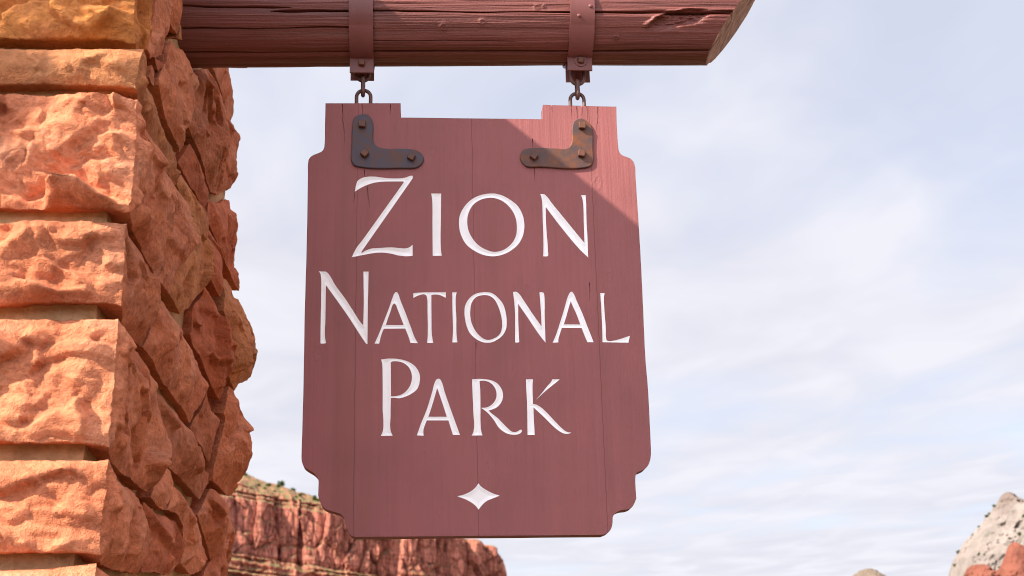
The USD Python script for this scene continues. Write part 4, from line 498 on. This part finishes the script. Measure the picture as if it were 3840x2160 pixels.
def strap(x0, x1, zf, zbk, bolt, washer):
    zc = ZB + TILT * (x0 + x1) / 2; r0, r1 = RB + .001, RB + .008; yf, yb, th = YB - .026, YB + .026, .007
    A = np.linspace(0, 2 * np.pi, 160, endpoint=False); sec = Polygon(np.stack([YB - RB * section(A) * np.cos(A), zc + RB * section(A) * np.sin(A)], 1))
    band = sec.buffer(.0095).difference(sec.buffer(.0025)).difference(sbox(yf, zc - .4, yb, zc))
    prof = union_all([band, sbox(yf - th, zf, yf, zc - RB * .97), sbox(yb, zbk, yb + th, zc - RB * .97)]).buffer(-.001).buffer(.001)
    prof = prof if prof.geom_type == "Polygon" else max(prof.geoms, key=lambda q: q.area)
    m = trimesh.creation.extrude_polygon(prof, x1 - x0, engine="earcut"); V = m.vertices.copy(); m.vertices = np.stack([V[:, 2] + x0, V[:, 0], V[:, 1]], 1); m.fix_normals()
    s = obj("strap", m, M["strap"], BEAM, smooth=35); sp = str(s.GetPath())
    obj("bolt", cat([square_bolt(bolt, .019, .012, 6, y0=yf - th), trimesh.creation.cylinder(.006, segment=[(bolt[0], yf - th, bolt[1]), (bolt[0], yb + th + .012, bolt[1])])]), M["bolt"], sp, smooth=30)
    if washer:
        w = trimesh.creation.annulus(.011, .0195, .003); w.apply_transform(trimesh.transformations.rotation_matrix(np.pi / 2, (1, 0, 0))); w.apply_translation((bolt[0], yf - th - .0015, bolt[1])); obj("washer", w, M["strap"], sp, smooth=30)
    if washer:
        for rx, ang in ((x1 - .013, -8), (x0 + .028, -20)):
            q = math.radians(ang); rv = trimesh.creation.icosphere(2, .0065); rv.apply_scale((1, .55, 1)); rv.apply_translation((rx, YB - (RB + .0095) * math.cos(q), zc + (RB + .0095) * math.sin(q))); obj("rivet", rv, M["strap"], sp, smooth=True)
strap(-.379, -.3055, 3.5045, 3.508, (-.3421, 3.536), False)
strap(.303, .380, 3.521, 3.510, (.3440, 3.553), True)

# ------------------------------------------------------------------ hanger chains
def link_front(x0, x1, zb, zt, r):
    w, h = x1 - x0 - 2 * r, zt - zb - 2 * r; s = stadium(w, h); return tube(np.stack([s[:, 0] + (x0 + x1) / 2, np.full(len(s), YB), s[:, 1] + (zb + zt) / 2], 1), r, True)
def link_side(x, zb, zt, w, r):
    s = stadium(w - 2 * r, zt - zb - 2 * r); return tube(np.stack([np.full(len(s), x), s[:, 0] + YB, s[:, 1] + (zb + zt) / 2], 1), r, True)
for (x0, x1, zb1, zt1, xs_, zb2, zt2, lab) in ((-.3635, -.3145, 3.4862, 3.553, -.3386, 3.4369, 3.5090, "short dark iron chain above the left bracket of the sign"), (.3104, .3625, 3.4818, 3.571, .3345, 3.4345, 3.5050, "short dark iron chain above the rustier right bracket of the sign")):
    c = thing("hanger_chain", lab, "chain", "chains holding up the sign")
    obj("link", link_front(x0, x1, zb1, zt1, .0058), M["chain"], c, smooth=True); obj("link", link_side(xs_, zb2, zt2, .040, .0062), M["chain"], c, smooth=True)

# ------------------------------------------------------------------ the hanging board
SIGN = thing("park_sign", "hanging reddish brown wooden park sign with white carved lettering and a white diamond", "sign")
TH = .055
rng = np.random.default_rng(2)
out = Polygon(spline(OUTLINE, .006)).buffer(0); out = out if out.geom_type == "Polygon" else max(out.geoms, key=lambda q: q.area)
glyphs = []
for name, isl in LETTERS:
    for ring, holes in isl:
        hs = [spline(h, .003) for h in holes if h] if holes and holes[0] and not isinstance(holes[0][0], (int, float)) else ([spline(holes, .003)] if holes else [])
        gl = Polygon(spline(ring, .003), hs).buffer(0); gl = gl if gl.geom_type == "Polygon" else max(gl.geoms, key=lambda q: q.area)
        glyphs.append((name, gl))
cuts = union_all([g for _, g in glyphs])
cr = []
for pts in CRACKS:
    L = LineString([p[:2] for p in pts]); n = max(3, int(L.length / .006)); q = [L.interpolate(t, normalized=True) for t in np.linspace(0, 1, n)]
    w = [.0011 * (1 - .75 * t) * rng.uniform(.7, 1.3) for t in np.linspace(0, 1, n)]; o = rng.normal(size=n) * .0004
    cr.append(Polygon([(p.x - a + d, p.y) for p, a, d in zip(q, w, o)] + [(p.x + a + d, p.y) for p, a, d in zip(q[::-1], w[::-1], o[::-1])]).buffer(0))
cracks = union_all(cr).difference(cuts.buffer(.004))
# cracks that start at the top edge run out of it
seams = [-.6, -.352, -.0028, .3635, .6]
def plank(poly, yoff, c=.0003):
    """solid of the plank's outline: chamfered front edge, letters left open in the face (their carved beds close it)"""
    front = poly.difference(cuts).difference(cracks)
    ext = poly.difference(cracks); ring_src = front
    parts = []; edges = []
    for gq in (ring_src.geoms if hasattr(ring_src, "geoms") else [ring_src]):
        if gq.area < 1e-5: continue
        for rg in [gq.exterior, *gq.interiors]:
            P = resample(np.array(rg.coords)[:-1], .02); hole = rg is not gq.exterior
            t = np.roll(P, -1, 0) - np.roll(P, 1, 0); t /= np.maximum(np.linalg.norm(t, axis=1, keepdims=True), 1e-9); nr = np.stack([t[:, 1], -t[:, 0]], 1)
            s = 1 if rg.is_ccw else -1
            if hole: s = -s; cc = .0
            else: cc = c
            I = P - nr * s * cc
            rows = [np.stack([I[:, 0], np.full(len(P), yoff), I[:, 1]], 1), np.stack([P[:, 0], np.full(len(P), yoff + cc), P[:, 1]], 1), np.stack([P[:, 0], np.full(len(P), TH), P[:, 1]], 1)]
            V = np.stack(rows); V = np.concatenate([V, V[:, :1]], 1); vv, ff = grid_mesh(V)
            oncut = distance(spoints((P + np.roll(P, -1, 0)) / 2), cuts) < 2e-5; n_ = len(P); col = np.arange(n_); fcol = np.tile(np.tile(col, 2), 2); ff = ff[~oncut[fcol]]
            if not len(ff): continue
            m = trimesh.Trimesh(vv, ff, process=False)
            k = np.argmax(m.area_faces); cn = m.triangles_center[k]; nn = m.face_normals[k]; inside = contains_xy(gq, cn[0] + nn[0] * .0004, cn[2] + nn[2] * .0004)
            if inside: m.invert()
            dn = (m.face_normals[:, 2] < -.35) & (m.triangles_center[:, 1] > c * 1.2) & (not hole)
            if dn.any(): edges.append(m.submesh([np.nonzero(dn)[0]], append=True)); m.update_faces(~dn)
            parts.append(m)
    inset = poly.buffer(-c, join_style="mitre").difference(cuts).difference(cracks)
    for gq in (inset.geoms if hasattr(inset, "geoms") else [inset]):
        if gq.area < 1e-6: continue
        v2, f2 = trimesh.creation.triangulate_polygon(gq, engine="earcut"); V = np.stack([v2[:, 0], np.full(len(v2), yoff), v2[:, 1]], 1); m = trimesh.Trimesh(V, f2, process=False)
        if m.face_normals[0][1] > 0: m.invert()
        parts.append(m)
    bed = poly.intersection(cracks)
    for gq, yy, sg in [(poly, TH, 1)] + [(q_, .012, -1) for q_ in (bed.geoms if hasattr(bed, "geoms") else [bed])]:
        if gq.geom_type != "Polygon" or gq.area < 1e-9: continue
        v2, f2 = trimesh.creation.triangulate_polygon(gq, engine="earcut"); V = np.stack([v2[:, 0], np.full(len(v2), yy), v2[:, 1]], 1); m = trimesh.Trimesh(V, f2, process=False)
        if len(f2) and m.face_normals[0][1] * sg < 0: m.invert()
        parts.append(m)
    return cat(parts), (cat(edges) if edges else None)
for a, b, yo in zip(seams[:-1], seams[1:], (0.0, -.0003, 0.0, -.0002)):
    pl = out.intersection(sbox(a + .00002, 2, b - .00002, 4))
    pl = pl if pl.geom_type == "Polygon" else max(pl.geoms, key=lambda q: q.area)
    body_, edge_ = plank(pl, yo); pk = obj("plank", body_, M["board"], SIGN)
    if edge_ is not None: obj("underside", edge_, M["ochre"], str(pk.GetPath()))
def vcut(g):
    P, T, rings = filled(g, .0022, rng, .002); d = distance(spoints(P), g.boundary); nb = sum(map(len, rings)); d[:nb] = 0
    V = np.stack([P[:, 0], np.minimum(d, .010) * .24 - .0002, P[:, 1]], 1); m = trimesh.Trimesh(V, T, process=False)
    if m.face_normals[:, 1].sum() > 0: m.invert()
    return m
i = 0
while i < len(glyphs):
    name, g = glyphs[i]; m = vcut(g)
    if name == "K": m = cat([m, vcut(glyphs[i + 1][1])]); i += 1
    p = obj("diamond" if name == "star" else "letter", m, M["white"], SIGN)
    tag(p, "white carved four-pointed diamond below the lettering" if name == "star" else f"white carved letter {name}")
    i += 1
def plate(outline, th, c):
    g = Polygon(spline(outline, .003)).buffer(0); P = resample(np.array(g.exterior.coords)[:-1], .0025)
    if not g.exterior.is_ccw: P = P[::-1]
    t = np.roll(P, -1, 0) - np.roll(P, 1, 0); t /= np.linalg.norm(t, axis=1, keepdims=True); nr = np.stack([t[:, 1], -t[:, 0]], 1)
    lv = [(0, .0), (0, -th * .7), (c * .5, -th * .93), (c, -th)]
    V = np.stack([np.stack([(P - nr * k)[:, 0], np.full(len(P), y), (P - nr * k)[:, 1]], 1) for k, y in lv]); V = np.concatenate([V, V[:, :1]], 1); m1 = trimesh.Trimesh(*grid_mesh(V), process=False)
    v2, f2 = trimesh.creation.triangulate_polygon(Polygon(P - nr * c), engine="earcut"); m2 = trimesh.Trimesh(np.stack([v2[:, 0], np.full(len(v2), -th), v2[:, 1]], 1), f2, process=False)
    if m2.face_normals[0][1] > 0: m2.invert()
    if m1.face_normals[np.argmax(m1.triangles_center[:, 2])][2] < 0: m1.invert()
    return cat([m1, m2])
for k, (bo, bolts, rots) in enumerate(zip(BRACKETS, BOLTS, ((2, 40, 30), (5, 8, 38)))):
    b = obj("bracket", plate(bo, .0075, .0025), M["iron_blue" if k == 0 else "iron_rust"], SIGN, smooth=30); tag(b, ("bluish dark iron L-shaped bracket" if k == 0 else "rusty orange-brown iron L-shaped bracket"))
    for (bx0, bz0, *_), rot in zip(bolts, rots): obj("bolt", square_bolt((bx0, bz0), .021, .0125, rot, y0=-.0075), M["bolt"], str(b.GetPath()), smooth=30)
for x0, x1, zt in ((-.3641, -.3088, 3.4647), (.3046, .3597, 3.4614)):
    r = .0058; w = x1 - x0 - 2 * r; a = np.linspace(0, np.pi, 14); xc = (x0 + x1) / 2
    path = [(x1 - r, YB, 3.36)] + [(xc + w / 2 * math.cos(t), YB, zt - r - w / 2 + w / 2 * math.sin(t)) for t in a] + [(x0 + r, YB, 3.36)]
    obj("eye_staple", tube(path, r), M["chain"], SIGN, smooth=True)

# ------------------------------------------------------------------ unseen tree added at left, crown shaped to shade the pillar front
TREE = thing("leafy_tree", "unseen leafy tree added left of the pillar to shade its front stones", "tree", at=(-3.6, -2.0, 0))
r = np.random.default_rng(31); XZ = np.stack([r.uniform(-1.75, -.88, 40000), r.uniform(2.35, 3.75, 40000)], 1)
lim = np.interp(XZ[:, 1], [2.35, 2.47, 2.73, 2.98, 3.06, 3.09, 3.19, 3.22, 3.5, 3.75], [-1.24, -1.165, -1.09, -1.0, -.98, -1.13, -1.13, -.93, -.95, -1.1]) + .02 * (meshkit.fbm(np.stack([XZ[:, 0] * 9, XZ[:, 1] * 9, XZ[:, 0] * 0], 1), 3, 5) * 2 - 1)
hole = meshkit.noise(np.stack([XZ[:, 0] * 3, XZ[:, 1] * 3, XZ[:, 0] * 0], 1), 12)
XZ = XZ[(XZ[:, 0] < lim) & (hole < .74) & ~((XZ[:, 1] > 3.2) & (XZ[:, 0] < -1.1) & (XZ[:, 0] > -1.32))][:9000]; t = r.uniform(2.6, 3.9, len(XZ))
LP = np.stack([XZ[:, 0], np.full(len(XZ), -.78), XZ[:, 1]], 1) + SUN * t[:, None] - np.array((-3.6, -2.0, 0))  # leaves laid along sun rays from the shadow outline wanted on the pillar
obj("crown", leaf_cloud(LP, .04, r), leaf_m, TREE)
cc = LP.mean(0); limbs = [tube(np.array([(0, 0, -.1), (.02, -.02, 1.5), (cc[0] * .3, cc[1] * .3, cc[2] * .62), (cc[0], cc[1], cc[2] * .95)]), .07, n=10)]
for k in range(9):
    e = LP[r.integers(len(LP))]; limbs.append(tube(np.array([(cc[0] * .3, cc[1] * .3, cc[2] * .6), (cc[0] * .3 + e[0] * .35, cc[1] * .3 + e[1] * .35, cc[2] * .6 + (e[2] - cc[2] * .6) * .5), e]), .018, n=6))
obj("trunk", cat(limbs), bark_m, TREE, smooth=True)
